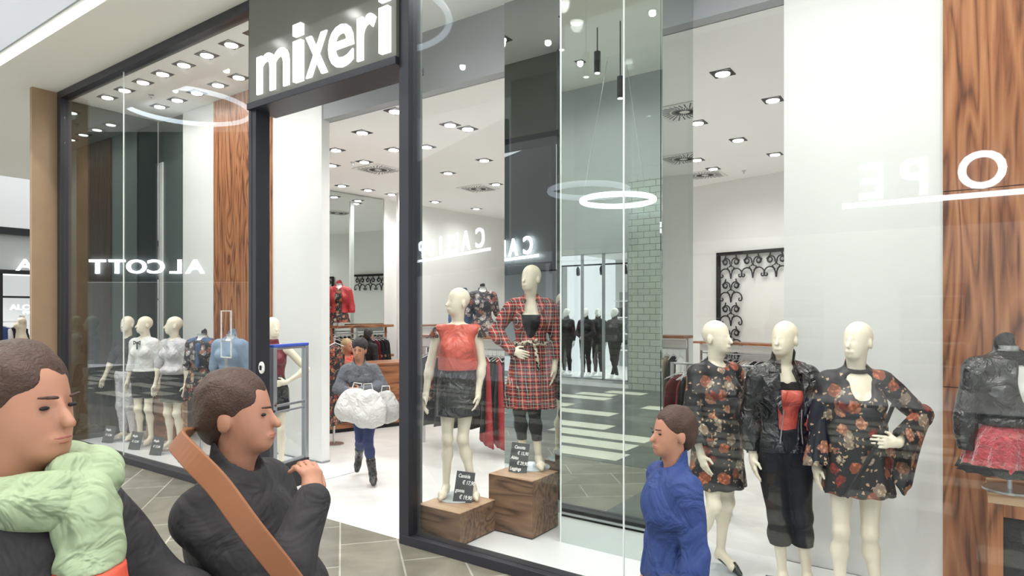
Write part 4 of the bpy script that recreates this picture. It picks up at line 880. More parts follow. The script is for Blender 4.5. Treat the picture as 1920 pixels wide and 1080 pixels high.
ARMS = dict(elL=(0.22, 0.02, 1.13), wrL=(0.22, -0.02, 0.90), elR=(-0.22, 0.02, 1.13), wrR=(-0.23, -0.02, 0.90))
NECK = [ell((0, -0.02, 1.56), (0.075, 0.09, 0.11), 0.01)]
# black jacket and red velvet skirt on the right console
YR = 3.66
t, H1 = bust('dress form in a black short jacket and crushed red velvet skirt on the walnut console', wp(1893, YR, 0.83), -10, 0.12, vox=0.006, P=ARMS)
bcloth(H1, 'jacket', ['torso', 'neck', 'armL', 'armR'], 0.024, M['leather'], (), [ell((0.03, -0.20, 1.38), (0.05, 0.17, 0.2), 0.008)] + NECK, [((0, 0, 1.10), (0, 0, -1))], wob=0.006)
bcloth(H1, 'sleeve', ['armL', 'armR'], 0.018, M['leather'], (), (), [((0, 0, 0.95), (0, 0, -1)), ((0, 0, 1.12), (0, 0, 1))], wob=0.003)
bcloth(H1, 'neck_scarf', ['neck'], 0.02, M['lace'], (), (), [((0, 0, 1.44), (0, 0, -1)), ((0, 0, 1.52), (0, 0, 1))], wob=0.006, wf=60)
o = MB().tube([(0.135 * math.cos(q), 0.11 * math.sin(q), 1.12) for q in np.linspace(0, 6.28, 24, endpoint=False)], 0.03, 8, True).build('belt', M['leather'], t, smooth=True); o.location.z = H1['off']
bskirt(H1, 'skirt', [(1.13, 0, 0, 0.12, 0.10), (1.02, 0, 0, 0.20, 0.16), (0.84, 0, 0, 0.245, 0.2)], M['velvet'], 16, 0.014)
bskirt(H1, 'lace_hem', [(0.875, 0, 0, 0.25, 0.205), (0.83, 0, 0, 0.262, 0.215)], M['lace'], 16, 0.012)
# console
t = empty('console_table', F(U(1866, 1.0) + 0.36, 1.0, 0.0), ROT, 'walnut console with a thick mitred frame and dark inset under the black jacket dress form', 'table')
hw, hd_ = 0.40, 0.2
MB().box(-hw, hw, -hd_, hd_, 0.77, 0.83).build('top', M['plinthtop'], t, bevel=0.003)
mb = MB()
for s in (-1, 1): mb.box(s * hw - (0.07 if s > 0 else 0), s * hw + (0.07 if s < 0 else 0), -hd_, hd_, 0, 0.77)
mb.box(-hw + 0.07, hw - 0.07, -hd_, -hd_ + 0.03, 0.70, 0.77); mb.build('frame', M['wood'], t, bevel=0.003)
MB().box(-hw + 0.07, hw - 0.07, -hd_ + 0.05, hd_, 0.0, 0.70).build('inset', M['greycloth'], t)

# --- left window: table, dress forms
t = empty('display_table', F(U(338, 1.03), 1.03, 0.012), ROT, 'wooden display table with a pale top behind the left window mannequins', 'table')
MB().box(-0.55, 0.55, -0.25, 0.25, 0.80, 0.84).build('table_top', M['plinthtop'], t, bevel=0.003)
for sx in (-1, 1):
    for sy in (-1, 1): MB().box(sx * 0.5 - 0.025, sx * 0.5 + 0.025, sy * 0.2 - 0.025, sy * 0.2 + 0.025, 0, 0.80).build('leg', M['plinthtop'], t)
t = empty('display_box', F(U(318, 1.03), 1.03, 0.012), ROT, 'walnut box under the display table in the left window', 'box')
MB().box(-0.22, 0.22, -0.12, 0.12, 0.0, 0.74).build('carcass', M['wood'], t, bevel=0.003)
MB().box(-0.2, 0.2, -0.125, -0.118, 0.02, 0.72).build('front_panel', M['woodx'], t)
t, H2 = bust('dress form in a floral print blouse with a blue scarf in the left window', F(U(377, 0.62), 0.62, 0.012), -15, 0.86, P=ARMS)
bcloth(H2, 'blouse', ['torso', 'neck', 'armL', 'armR'], 0.02, M['floral_l'], (), NECK, [((0, 0, 1.08), (0, 0, -1))], wob=0.005)
bcloth(H2, 'scarf', ['neck'], 0.028, M['denim'], [cap((0.05, -0.1, 1.4), (0.06, -0.13, 1.15), 0.03, 0.025, 0.03)], NECK, [((0, 0, 1.5), (0, 0, 1))], wob=0.006)
bskirt(H2, 'skirt', [(1.12, 0, 0, 0.13, 0.11), (0.95, 0, 0, 0.19, 0.15), (0.72, 0, 0, 0.22, 0.17)], M['floral_s'], 12, 0.014)
t, H3 = bust('dress form in a pale denim shirt and floral skirt before the walnut wall', F(U(431, 0.70), 0.70, 0.012), -10, 0.86, P=ARMS)
bcloth(H3, 'denim_shirt', ['torso', 'neck'], 0.022, M['ldenim'], infl([H3['armL'][0], H3['armR'][0]], 0.03), NECK, [((0, 0, 1.02), (0, 0, -1))], wob=0.005)
bskirt(H3, 'skirt', [(1.08, 0, 0, 0.14, 0.12), (0.9, 0, 0, 0.2, 0.16), (0.55, 0, 0, 0.27, 0.2)], M['floral_l'], 12, 0.02)
# slim white frame in front of it
t = empty('picture_frame', F(U(424, 0.42), 0.42, 0.012), ROT, 'thin white open frame on a pole before the denim shirt', 'frame')
Yf = Yof(U(424, 0.42), 0.42); zt, zm, zb = zof(585, Yf), zof(642, Yf), zof(672, Yf)
for z0, z1 in ((zt, zm), (zm, zb)):
    q = MB()
    for x in (-0.1, 0.1): q.box(x - 0.006, x + 0.006, -0.006, 0.006, z1, z0)
    for z in (z0, z1): q.box(-0.106, 0.106, -0.006, 0.006, z - 0.006, z + 0.006)
    q.build('frame_loop', M['whitecloth'], t)
MB().box(-0.01, 0.01, -0.01, 0.01, 0.0, zb).build('pole', M['steel'], t); MB().disc((0, 0, 0), 0.09, 0.01).build('foot', M['steel'], t)

# ---------------------------------------------------------------- plinths and price cards
def plinth(label, corner_px, corner_py, z0, h, wl, wr_):
    u, v = uv(corner_px, corner_py, z0)
    t = empty('plinth', F(u, v, z0), ROT, label, 'plinth')
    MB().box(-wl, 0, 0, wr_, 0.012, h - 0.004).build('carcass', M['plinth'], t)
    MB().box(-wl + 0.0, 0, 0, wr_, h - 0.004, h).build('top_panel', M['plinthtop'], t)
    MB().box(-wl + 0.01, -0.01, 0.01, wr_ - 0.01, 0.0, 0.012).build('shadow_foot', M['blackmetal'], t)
    return t
plinth('low square wooden plinth nearest the entrance mullion', 861.8, 1027, 0.012, 0.265, 0.44, 0.46)
plinth('taller square wooden plinth beside the mirrored column', 998.1, 1013, 0.012, 0.474, 0.44, 0.40)
def card(label, px, py, Y, z, w, h, lines, yaw=-6):
    t = empty('price_card', wp(px, Y, z), R(yaw), label, 'price card'); t.rotation_euler = (R(-14), R(6), R(yaw))
    MB().box(-w / 2, w / 2, 0, 0.006, 0, h).build('board', M['slate'], t)
    MB().box(-0.02, 0.02, 0.0, 0.06, 0.0, 0.004).build('stand', M['slate'], t)
    for txt, x, zz, s in lines:
        me = text_mesh(txt, s, 0.001, 0.001, shear=0.2)
        for v in me.vertices: v.co = (v.co.x * 0.74, -v.co.z, v.co.y)
        o = link('chalk_line', me, M['chalk'], t); o.location = (x, -0.002, zz)
card('slate price card reading Camicia and gonna on the low plinth', 866, 944, 5.27, 0.279, 0.155, 0.25, [('Camicia', -0.06, 0.20, 0.042), ('\u20ac 17,90', -0.02, 0.148, 0.045), ('gonna', -0.068, 0.082, 0.042), ('\u20ac 19,90', -0.03, 0.03, 0.045)])
card('slate price card reading Canotta and Abito on the tall plinth', 970, 888, 5.42, 0.488, 0.155, 0.25, [('Canotta', -0.05, 0.20, 0.038), ('\u20ac 15,90', -0.02, 0.152, 0.04), ('Abito', -0.07, 0.11, 0.038), ('\u20ac 29,90', -0.015, 0.068, 0.04), ('Leggings', -0.068, 0.02, 0.038)])
card('slate price card at the feet of the leather jacket mannequin', 1462, 1100, 4.0, 0.013, 0.18, 0.17, [('Giacca', -0.06, 0.11, 0.05)])
card('slate price card behind the blue coat child at the mirrored column', 1290, 1075, 4.42, 0.013, 0.15, 0.17, [('Abito', -0.06, 0.11, 0.045)])
for px, ll in ((200, 'leftmost'), (250, 'second from the left'), (290, 'third from the left'), (345, 'rightmost')): card(ll + ' of the four slate price cards on the left window floor', px, 0, Yof(U(px, 0.35), 0.35), 0.013, 0.16, 0.24, [('Maglia', -0.06, 0.17, 0.04), ('\u20ac 12,90', -0.05, 0.1, 0.04)])

# ---------------------------------------------------------------- security gate
g0 = Vector(F(U(509, 0.16), 0.16)); g1 = wp(575, 6.94); d = g1 - g0; L = d.length
t = empty('security_gate', g0, math.atan2(d.y, d.x), 'grey anti theft gate with a blue top bar beside the entrance jamb', 'security gate')
mb = MB(); mb.box(0, 0.05, -0.03, 0.03, 0.28, 1.49); mb.box(L - 0.05, L, -0.03, 0.03, 0.28, 1.49); mb.build('post', M['alu'], t, bevel=0.006)
MB().box(0, L, -0.032, 0.032, 1.49, 1.52).build('top_bar', M['bluetop'], t, bevel=0.006)
mb = MB(); 
for z0_, z1_ in ((1.465, 1.49), (0.88, 0.905), (0.82, 0.84), (0.28, 0.31)): MB().box(0.05, L - 0.05, -0.015, 0.015, z0_, z1_).build('crossbar', M['alu'], t, bevel=0.003)
MB().box(0.05, L - 0.05, -0.004, 0.004, 0.30, 1.465).build('clear_panel', M['glass'], t)
MB().box(0, L, -0.035, 0.035, 0, 0.28).build('base', M['greycloth'], t, bevel=0.004)

# ================================================================ SHOP INTERIOR
def LWv(px):                               # v where column px meets the left wall face
    k = (px - 960) / FPX; b = Q + E * (-6.5 - V1 * 0.09) ; dd = N + E * 0.09
    return (k * b.y - b.x) / (dd.x - k * dd.y)
def lw(v, off=0.0): return (-6.5 + (v - V1) * 0.09 + off, v)
va, vb_ = LWv(600), LWv(718)
mbm = wall_between('wall_shop_left_mirror', lw(va, 0.03), lw(vb_, 0.03), 0.5, ZC - 0.02, 0.02, M['mirror'])
wall_between('trim_8', lw(vb_, 0.05), lw(vb_ + 0.08, 0.05), 0, ZC, 0.05, M['white'])
# scroll fretwork panels on the back wall
def bw(u, off=0.0): return (u, 9.5 - (u + 5.78) * 0.261 - off)
BWR = ROT + math.atan2(-0.261, 1)
def motif(mb, x, z, s, th=0.014, y=0.0):
    def arc(cx, cz, r, a0, a1, n=12, r1=None): return [(x + cx * s + (r + ((r1 or r) - r) * i / n) * s * math.cos(R(a0 + (a1 - a0) * i / n)), y, z + cz * s + (r + ((r1 or r) - r) * i / n) * s * math.sin(R(a0 + (a1 - a0) * i / n))) for i in range(n + 1)]
    for q in (1, -1):
        f = (lambda p: p) if q > 0 else (lambda p: [(2 * x - a_, b_, c_) for a_, b_, c_ in p])
        mb.tube(f(arc(0.24, 0.20, 0.21, 200, -150, 16, 0.07)), th, 6)
        mb.tube(f(arc(0.25, 0.22, 0.09, 0, 360, 12)), th * 0.8, 6)
        mb.tube(f(arc(0.26, -0.32, 0.25, 150, -10, 12)), th, 6)
        mb.tube(f(arc(0.42, -0.36, 0.09, 0, -250, 8, 0.04)), th, 6)
        mb.tube(f([(x, y, z - 0.5 * s), (x + 0.04 * s, y, z - 0.25 * s), (x + 0.16 * s, y, z - 0.02 * s), (x + 0.04 * s, y, z + 0.02 * s), (x, y, z + 0.12 * s)]), th, 6)
        mb.tube(f(arc(0.5, 0.5, 0.26, 180, 250, 8)), th, 6)
def fret(label, u, z0, cols, rows, s, skip=lambda i, j: False):
    p = bw(u, 0.05); t = empty('fretwork_panel', F(p[0], p[1], z0), BWR, label, 'wall panel')
    mb = MB()
    for i in range(cols):
        for j in range(rows):
            if not skip(i, j): motif(mb, (i + 0.5) * s, (j + 0.5) * s, s, 0.0125)
    mb.build('scrollwork', M['blackmetal'], t, smooth=True)
    b = MB(); b.box(-0.06, cols * s, -0.02, 0.02, rows * s, rows * s + 0.06); b.box(-0.07, 0, -0.02, 0.02, 0, rows * s + 0.06); b.build('border', M['blackmetal'], t)
k_ = lambda px: (px - 960) / FPX
def BWu(px):
    k = k_(px); b = Q + N * (9.5 - 5.78 * 0.261); dd = E - N * 0.261
    return (k * b.y - b.x) / (dd.x - k * dd.y)
ul = BWu(1352); fret('black scroll fretwork panel on the back wall, right of the mirror column', ul, 2.86 - 5 * 0.42, 5, 5, 0.42, lambda i, j: i > 0 and j < 4)
fret('long black scroll fretwork band on the back wall, mirrored beyond the entrance', -5.6, 2.47, 12, 1, 0.42)
# white column and brown post right of the mirror column
p = bw(BWu(1303), 0.8); t = struct('trim_9', MB().box(p[0], p[0] + 0.09, p[1], p[1] + 0.1, 0, zof(392, F(*p).y)), M['cream']); struct('trim_10', MB().box(p[0] + 0.09, p[0] + 0.15, p[1] - 0.02, p[1] + 0.1, 0, zof(385, F(*p).y)), M['wood'])

# ---- hanging clothes: one garment prototype per length, materials set per copy
def garment_mesh(name, L, w=0.20, th=0.022, fl=1.25, seed=0):
    rr = random.Random(seed); rs = []
    for i in range(12):
        z = -0.03 - L * i / 11 ; t = i / 11
        hw_ = 0.035 + (w - 0.035) * min(1, (t * L / 0.07)) ** 0.6 if i < 3 else w * (1 + (fl - 1) * t)
        ring = []
        for k in range(24):
            q = 2 * math.pi * k / 24; ring.append((th * (1 + 0.6 * t) * math.cos(q) + 0.010 * t * math.sin(9 * q + seed), hw_ * math.sin(q), z + 0.006 * math.sin(5 * q) * t))
        rs.append(ring)
    return MB().rings(rs, True)
def hanger_mb():
    mb = MB(); mb.tube([(0, 0, 0.05), (0, 0.02, 0.075), (0, 0, 0.09), (0, -0.018, 0.075)], 0.003, 5); mb.tube([(0, 0, 0.05), (0, 0, 0)], 0.003, 5)
    mb.tube([(0, -0.19, -0.065), (0, 0, -0.005), (0, 0.19, -0.065)], 0.006, 6); return mb
GM = {}
def garment(kind, mat, loc, rz, label, group):
    if kind not in GM:
        L, w, fl = {'shirt': (0.62, 0.19, 1.1), 'dress': (0.95, 0.18, 1.5), 'long': (1.12, 0.18, 1.9), 'skirtlen': (0.45, 0.17, 1.3)}[kind]
        t = empty('hanging_garment', loc, rz); g = garment_mesh('cloth', L, w, fl=fl).build('cloth', M['black'], t, smooth=True); h = hanger_mb().build('hanger', M['whitecloth'], t, smooth=True)
        g.data.materials[0] = M['black']; GM[kind] = (t, g, h)
    else:
        t0, g0_, h0 = GM[kind]; t = empty('hanging_garment', loc, rz); g = g0_.copy(); C.objects.link(g); g.parent = t; h = h0.copy(); C.objects.link(h); h.parent = t
    g.material_slots[0].link = 'OBJECT'; g.material_slots[0].material = M[mat]
    tag(t, label, 'clothes', group); return t
def rack(label, a, b, zr, zs, shelf=True, white=True, posts=True):
    pa, pb = F(*a), F(*b); d = pb - pa; L = d.length; rz = math.atan2(d.y, d.x)
    t = empty('clothes_rack', pa, rz, label, 'clothes rack')
    MB().tube([(0, 0, zr), (L, 0, zr)], 0.012, 8).build('rail', M['steel'], t)
    for x in ((0.0, L) if posts else ()): MB().box(x - 0.015, x + 0.015, -0.015, 0.015, 0, zs).build('post', M['steel'], t)
    if shelf: MB().box(-0.03, L + 0.03, -0.22, 0.22, zs, zs + 0.035).build('shelf', M['woodx'], t, bevel=0.002)
    if white: MB().box(0.0, L, -0.03, 0.0, zs - 0.13, zs - 0.02).build('white_fascia', M['white'], t)
    return t, pa, d.normalized(), L, rz
def fill(rk, n, zr, items, group, labels, start=0.06, end=0.06, jit=0.12):
    t, pa, d, L, rz = rk
    for i in range(n):
        x = start + (L - start - end) * (i + 0.5) / n; kd, mt = items[i % len(items)]
        p = pa + d * x; garment(kd, mt, (p.x, p.y, zr - 0.075), rz + random.uniform(-jit, jit), CW[mt] + ' garment, ' + ORD[i] + ' from the left of the ' + labels, group)
CW = dict(black='black', greycloth='charcoal', darkred='dark red', burg='burgundy', floral_s='small flower print', whitecloth='white', beige='beige', denim='blue denim', silver='pale satin', floral_l='pale flower print', red='salmon red', ldenim='pale blue')
def labs(where): return where.replace('on the ', '')
rk = rack('clothes rack with a walnut shelf behind the red top mannequin', (U(795, 3.0), 3.0), (U(1010, 3.0), 3.0), 1.36, 1.50)
fill(rk, 26, 1.36, [('shirt', 'black'), ('shirt', 'greycloth'), ('dress', 'black'), ('shirt', 'floral_s'), ('shirt', 'black'), ('dress', 'greycloth'), ('shirt', 'burg')], 'clothes on the rack behind the red top mannequin', labs('on the rack behind the red top mannequin'))
for px, ll in ((912, 'left'), (934, 'right')): 
    p = F(U(px, 2.9), 2.9); garment('long', 'darkred', (p.x, p.y, 1.285), ROT + 0.9, ll + ' one of two long dark red dresses hanging between the plinth mannequins', 'long dark red dresses between the plinth mannequins')
t, H4 = bust('dress form in a dark blue denim blouse on the rack shelf', F(U(872, 3.0), 3.0, 1.536), 10, 0.05, P=ARMS, vox=0.011, s=0.8)
bcloth(H4, 'blouse', ['torso', 'neck', 'armL', 'armR'], 0.02, M['denim'], (), NECK, [((0, 0, 0.9), (0, 0, -1))])
t, H5 = bust('dress form in a flower print dress on the rack shelf left of the plaid mannequin', F(U(905, 3.0), 3.0, 1.536), 5, 0.05, P=ARMS, vox=0.011, s=0.86)
bcloth(H5, 'bodice', ['torso', 'neck'], 0.02, M['floral_l'], infl([H5['armL'][0], H5['armR'][0]], 0.015), NECK, [((0, 0, 1.05), (0, 0, -1))])
bskirt(H5, 'skirt', [(1.10, 0, 0, 0.12, 0.1), (0.95, 0, 0, 0.2, 0.16), (0.86, 0, 0, 0.24, 0.19)], M['floral_l'], 10, 0.014)
# rack along the back wall under the fretwork
ra, rb = bw(BWu(1330), 0.45), bw(BWu(1470) + 0.5, 0.45)
rk = rack('clothes rack with a walnut shelf under the scroll fretwork panel', ra, rb, 1.13, 1.30, white=True)
fill(rk, 16, 1.13, [('shirt', 'black'), ('dress', 'beige'), ('shirt', 'whitecloth'), ('shirt', 'greycloth'), ('shirt', 'black')], 'clothes under the fretwork panel', labs('on the rack under the fretwork panel'))
rk = rack('small steel clothes rack behind the leather jacket mannequin', (U(1370, 2.2), 2.2), (U(1470, 2.2), 2.2), 1.36, 1.37, shelf=False, white=False)
fill(rk, 9, 1.36, [('skirtlen', 'burg'), ('skirtlen', 'black'), ('skirtlen', 'darkred'), ('shirt', 'black')], 'clothes between the floral dress and leather jacket mannequins', labs('on the small rack behind the leather jacket mannequin'), jit=0.5)
rk = rack('clothes rack with pale garments, mirrored in the side of the column', (3.2, 4.6), (4.6, 4.6), 1.36, 1.5)
fill(rk, 14, 1.36, [('dress', 'whitecloth'), ('shirt', 'black'), ('dress', 'beige'), ('shirt', 'ldenim'), ('shirt', 'black')], 'clothes mirrored in the column side', labs('on the rack mirrored in the column side'))
# counter
ca, cb = (-4.10, 2.60), (-3.72, 3.66); pa, pb = F(*ca), F(*cb); d = (pb - pa).normalized(); rz = math.atan2(d.y, d.x)
t = empty('sales_counter', pa, rz, 'walnut sales counter behind the shopper', 'counter')
MB().box(-0.9, 1.9, 0.0, 0.6, 0.06, 1.0).build('body', M['woodx'], t, bevel=0.003); MB().box(-0.88, 1.88, 0.03, 0.57, 0.0, 0.06).build('toe_kick', M['blackmetal'], t)
MB().box(-0.92, 1.92, -0.02, 0.62, 1.0, 1.035).build('worktop', M['woodx'], t, bevel=0.003)
p = wp(634, 10.0, 1.035); 
t = empty('card_terminal', wp(634, 10.15, 1.04), 0.2, 'small terminal with a blue lit screen on the sales counter', 'screen')
MB().box(-0.10, 0.10, -0.03, 0.03, 0, 0.14).build('body', M['blackmetal'], t, bevel=0.006)
MB().box(-0.075, 0.075, -0.033, -0.029, 0.05, 0.10).build('screen', pm('blue_screen', (0.02, 0.1, 0.5), 0.3, emit=(0.05, 0.3, 1.0), es=1.5), t)
# wall shelf unit behind the counter
sa, sb = (-5.25, 3.75), (-5.40, 5.25)
pa, pb = F(*sa), F(*sb); d = pb - pa; L = d.length; rz = math.atan2(d.y, d.x)
t = empty('shelf_unit', pa, rz, 'walnut shelf unit with two boards and hanging clothes behind the sales counter', 'shelf')
for z in (1.56, 0.98): MB().box(0, L, 0, 0.35, z, z + 0.045).build('board', M['woodx'], t, bevel=0.002)
for x in (0.02, L - 0.04): MB().box(x - 0.02, x + 0.02, 0.16, 0.19, 0, 1.56).build('upright', M['wood'], t)
MB().tube([(0, 0.175, 1.45), (L, 0.175, 1.45)], 0.012, 8).build('rail', M['steel'], t)
MB().box(0, L, 0.15, 0.2, 1.2, 1.3)
rk = (t, pa + Matrix.Rotation(rz, 3, 'Z') @ Vector((0, 0.175, 0)), d.normalized(), L, rz)
fill(rk, 14, 1.45, [('skirtlen', 'black'), ('skirtlen', 'greycloth'), ('skirtlen', 'burg'), ('skirtlen', 'black')], 'clothes on the shelf unit behind the counter', labs('on the shelf unit behind the counter'))
t, H6 = bust('dress form in a red leather jacket over a floral dress behind the counter', pa + d.normalized() * 0.14 + Matrix.Rotation(rz, 3, 'Z') @ Vector((0, 0.12, 1.605)), 10, 0.05, P=ARMS, vox=0.011, s=1.0)
bcloth(H6, 'dress', ['torso'], 0.012, M['floral_s'], (), NECK, [((0, 0, 0.9), (0, 0, -1))])
bskirt(H6, 'skirt', [(1.0, 0, 0, 0.15, 0.12), (0.85, 0, 0, 0.19, 0.15)], M['floral_s'], 9, 0.01)
bcloth(H6, 'jacket', ['torso', 'neck', 'armL', 'armR'], 0.024, M['darkred'], (), [ell((0.0, -0.20, 1.2), (0.07, 0.19, 0.45), 0.008)] + NECK, [((0, 0, 1.02), (0, 0, -1))])
struct('trim_11', MB().box(-5.36, -5.30, 5.28, 5.36, 0, ZC), M['white'])
rk = rack('clothes rack with a walnut shelf beyond the white post by the counter', (-5.25, 5.5), (-5.2, 7.2), 1.45, 1.56)
fill(rk, 14, 1.45, [('shirt', 'black'), ('dress', 'darkred'), ('shirt', 'whitecloth'), ('dress', 'black')], 'clothes beyond the white post', labs('on the rack beyond the white post'))
t = empty('folded_clothes', F(-5.05, 2.5, 0), ROT)
bpy.data.objects.remove(t)
# tall dark floral dress at the counter's left end
p = wp(628, 8.9, 1.43); tag(garment('long', 'floral_s', p, ROT + 0.2, 'long dark flower print dress at the end of the white entrance column', None), None)
t = empty('clothes_stand', wp(626, 8.95, 0), ROT, 'slim steel stand holding the long flower print dress', 'stand')
MB().box(-0.012, 0.012, -0.012, 0.012, 0, 1.50).build('pole', M['steel'], t); MB().disc((0, 0, 0), 0.14, 0.012).build('foot', M['steel'], t); MB().tube([(0, 0, 1.5), (0.1, -0.02, 1.5)], 0.008, 6).build('hook', M['steel'], t)
# table display inside the far left store
for k_i, (px, mt, z) in enumerate(((12, 'denim', 1.55), (24, 'cobalt', 1.5), (34, 'whitecloth', 1.45), (46, 'black', 1.5), (54, 'black', 1.52))):
    v = yv(px); p = F(uw - 0.6, v, z); garment('shirt' if mt != 'black' else 'dress', mt if mt in GM or True else mt, p, ROT, {'denim': 'blue garment', 'cobalt': 'bright blue garment', 'whitecloth': 'white garment', 'black': 'dark garment' if k_i < 4 else 'rightmost dark garment'}[mt] + ' on the rail in the far left store', 'clothes in the far left store, ' + mt)
v0, v1 = yv(4), yv(62); rack('clothes rail in the far left store', (uw - 0.6, v0), (uw - 0.6, v1), 1.60, 1.62, shelf=False, white=False)
t, H7 = bust('beige torso dress form in the far left store window', F(uw - 0.35, yv(49), 0.0), -40, 1.05, P=ARMS, vox=0.014, s=1.0)
bcloth(H7, 'blouse', ['torso', 'neck'], 0.016, M['beige'], (), NECK, [((0, 0, 0.95), (0, 0, -1))], vox=0.014)

# ================================================================ PEOPLE
def person(name, label, loc, yaw, P, scale=1.0, vox=0.006, hair='hair', long=False, beanie=None):
    P = dict(P); P.setdefault('bust', False)
    t, D = figure(name, label, 'person', loc, yaw, P, M['skin'], vox, plate=False); scale_t(t, scale)
    H = D['H']; Rh = D['Rh']
    pr = [ell(H(0, 0.03, 0.048), (0.087, 0.105, 0.094), 0.02, Rh)]
    if long: pr += [ell(H(0, 0.07, -0.06), (0.085, 0.055, 0.13), 0.04, Rh)]
    else: pr += [ell(H(0, 0.07, -0.01), (0.078, 0.06, 0.08), 0.03, Rh)]
    link('hair', sdf_mesh('hair', pr, vox, [ell(H(0, -0.10, -0.035), (0.075, 0.095, 0.095), 0.012, Rh)], (), 0.003, 70), M[hair], t)
    for s in (1, -1):
        link('eye', sdf_mesh('eye', [ell(H(s * 0.031, -0.0835, 0.006), (0.0105, 0.006, 0.0045), 0.002, Rh)], 0.002), M['blackmetal'], t)
        link('eyebrow', sdf_mesh('eyebrow', [cap(H(s * 0.016, -0.097, 0.026), H(s * 0.046, -0.086, 0.028), 0.004, 0.003, 0.002)], 0.003), M[hair], t)
    link('mouth', sdf_mesh('mouth', [ell(H(0, -0.0905, -0.0555), (0.0225, 0.0125, 0.0045), 0.002, Rh), ell(H(0, -0.0895, -0.0645), (0.018, 0.0125, 0.005), 0.002, Rh)], 0.0025), M['lips'], t)
    return t, D
# 1: closest passer-by
t, p1 = person('person', 'closest passer-by at the left edge in a charcoal coat and pale green scarf', (wp(46, 1.30, 0)), 84, dict(head=(-6, 0, 0), elL=(0.24, -0.14, 1.17), wrL=(0.16, -0.36, 1.12), elR=(-0.25, -0.12, 1.16), wrR=(-0.16, -0.34, 1.10), knL=(0.08, -0.2, 0.5), anL=(0.08, -0.12, 0.11), anR=(-0.08, 0.22, 0.16)), 1.0, 0.006, 'hair', True)
cloth(p1, 'coat', ['torso', 'neck', 'armL', 'armR'], 0.035, M['greycloth'], (), [ell((0, -0.02, 1.58), (0.085, 0.10, 0.12), 0.01)], [((0, 0, 0.55), (0, 0, -1))], 0.006, 22, vox=0.009)
cloth(p1, 'trousers', ['legL', 'legR'], 0.03, M['jeans'], infl(p1['torso'][:3], 0.03), (), [((0, 0, 0.1), (0, 0, -1))], 0.004, vox=0.01)
ring_ = [(0.095 * math.cos(q), -0.02 + 0.11 * math.sin(q), 1.505 + 0.02 * math.sin(q + 1)) for q in np.linspace(0, 6.2832, 17)]
link('scarf', sdf_mesh('scarf', [cap(ring_[i], ring_[i + 1], 0.046, 0.046, 0.02) for i in range(16)], 0.006, (), (), 0.008, 55), M['lime'], t)
link('scarf_end', sdf_mesh('scarf_end', [cap((0.0, -0.10, 1.53), (-0.02, -0.155, 1.46), 0.042, 0.05, 0.03), cap((-0.02, -0.155, 1.46), (-0.04, -0.18, 1.33), 0.052, 0.058, 0.03)], 0.006, (), [((0, 0, 1.355), (0, 0, -1))], 0.007, 60), M['lime'], t)
link('scarf_border', sdf_mesh('scarf_border', [cap((-0.036, -0.175, 1.36), (-0.045, -0.185, 1.32), 0.06, 0.06, 0.03)], 0.006, (), [((0, 0, 1.356), (0, 0, 1)), ((0, 0, 1.315), (0, 0, -1))], 0.005, 60), M['orange'], t)
# 2: second passer-by, hand at the chin, tan strap
t, p2 = person('person', 'passer-by in a dark jacket with a tan bag strap, hand at the chin', wp(452, 1.78, 0), 78, dict(head=(8, 0, 0), elR=(-0.20, -0.24, 1.24), wrR=(-0.07, -0.27, 1.44), hdR=(0.35, 0.25, 0.75), pnR=(0.3, 0.9, -0.2), elL=(0.23, -0.04, 1.14), wrL=(0.24, -0.16, 0.92), knL=(0.08, -0.2, 0.5), anL=(0.08, -0.14, 0.11), anR=(-0.08, 0.2, 0.15), curlR=0.9), 0.945, 0.006, 'hair')
cloth(p2, 'jacket', ['torso', 'neck', 'armL', 'armR'], 0.026, M['greycloth'], (), [ell((0, -0.02, 1.60), (0.075, 0.095, 0.12), 0.01)], [((0, 0, 0.80), (0, 0, -1))] , 0.006, 22, vox=0.008)
cloth(p2, 'trousers', ['legL', 'legR'], 0.03, M['black'], infl(p2['torso'][:3], 0.03), (), [((0, 0, 0.1), (0, 0, -1))], 0.004, vox=0.01)
iv = Matrix.Rotation(-R(78), 3, 'Z')
kp = [Vector(q) for q in ((-0.14, -0.02, 1.60), (-0.115, -0.14, 1.61), (-0.03, -0.235, 1.585), (0.06, -0.275, 1.52), (0.15, -0.30, 1.42), (0.23, -0.29, 1.31), (0.29, -0.26, 1.20))]
pts = []
for i in range(len(kp) - 1):
    p0_, p1_, p2_, p3_ = kp[max(i - 1, 0)], kp[i], kp[i + 1], kp[min(i + 2, len(kp) - 1)]
    for j in range(6):
        t_ = j / 6; pts.append(iv @ (0.5 * (2 * p1_ + (p2_ - p0_) * t_ + (2 * p0_ - 5 * p1_ + 4 * p2_ - p3_) * t_ ** 2 + (3 * p1_ - p0_ - 3 * p2_ + p3_) * t_ ** 3)))
nrm = iv @ Vector((0.0, -1, 0.25)).normalized(); rs = []
for i, p_ in enumerate(pts):
    d_ = (pts[min(i + 1, len(pts) - 1)] - pts[max(i - 1, 0)]).normalized(); w_ = d_.cross(nrm).normalized() * 0.03; n_ = w_.cross(d_).normalized() * 0.006
    rs.append([p_ - w_ - n_, p_ + w_ - n_, p_ + w_ + n_, p_ - w_ + n_])
mb = MB().rings(rs)
mb.build('bag_strap', M['strap'], t, bevel=0.003)
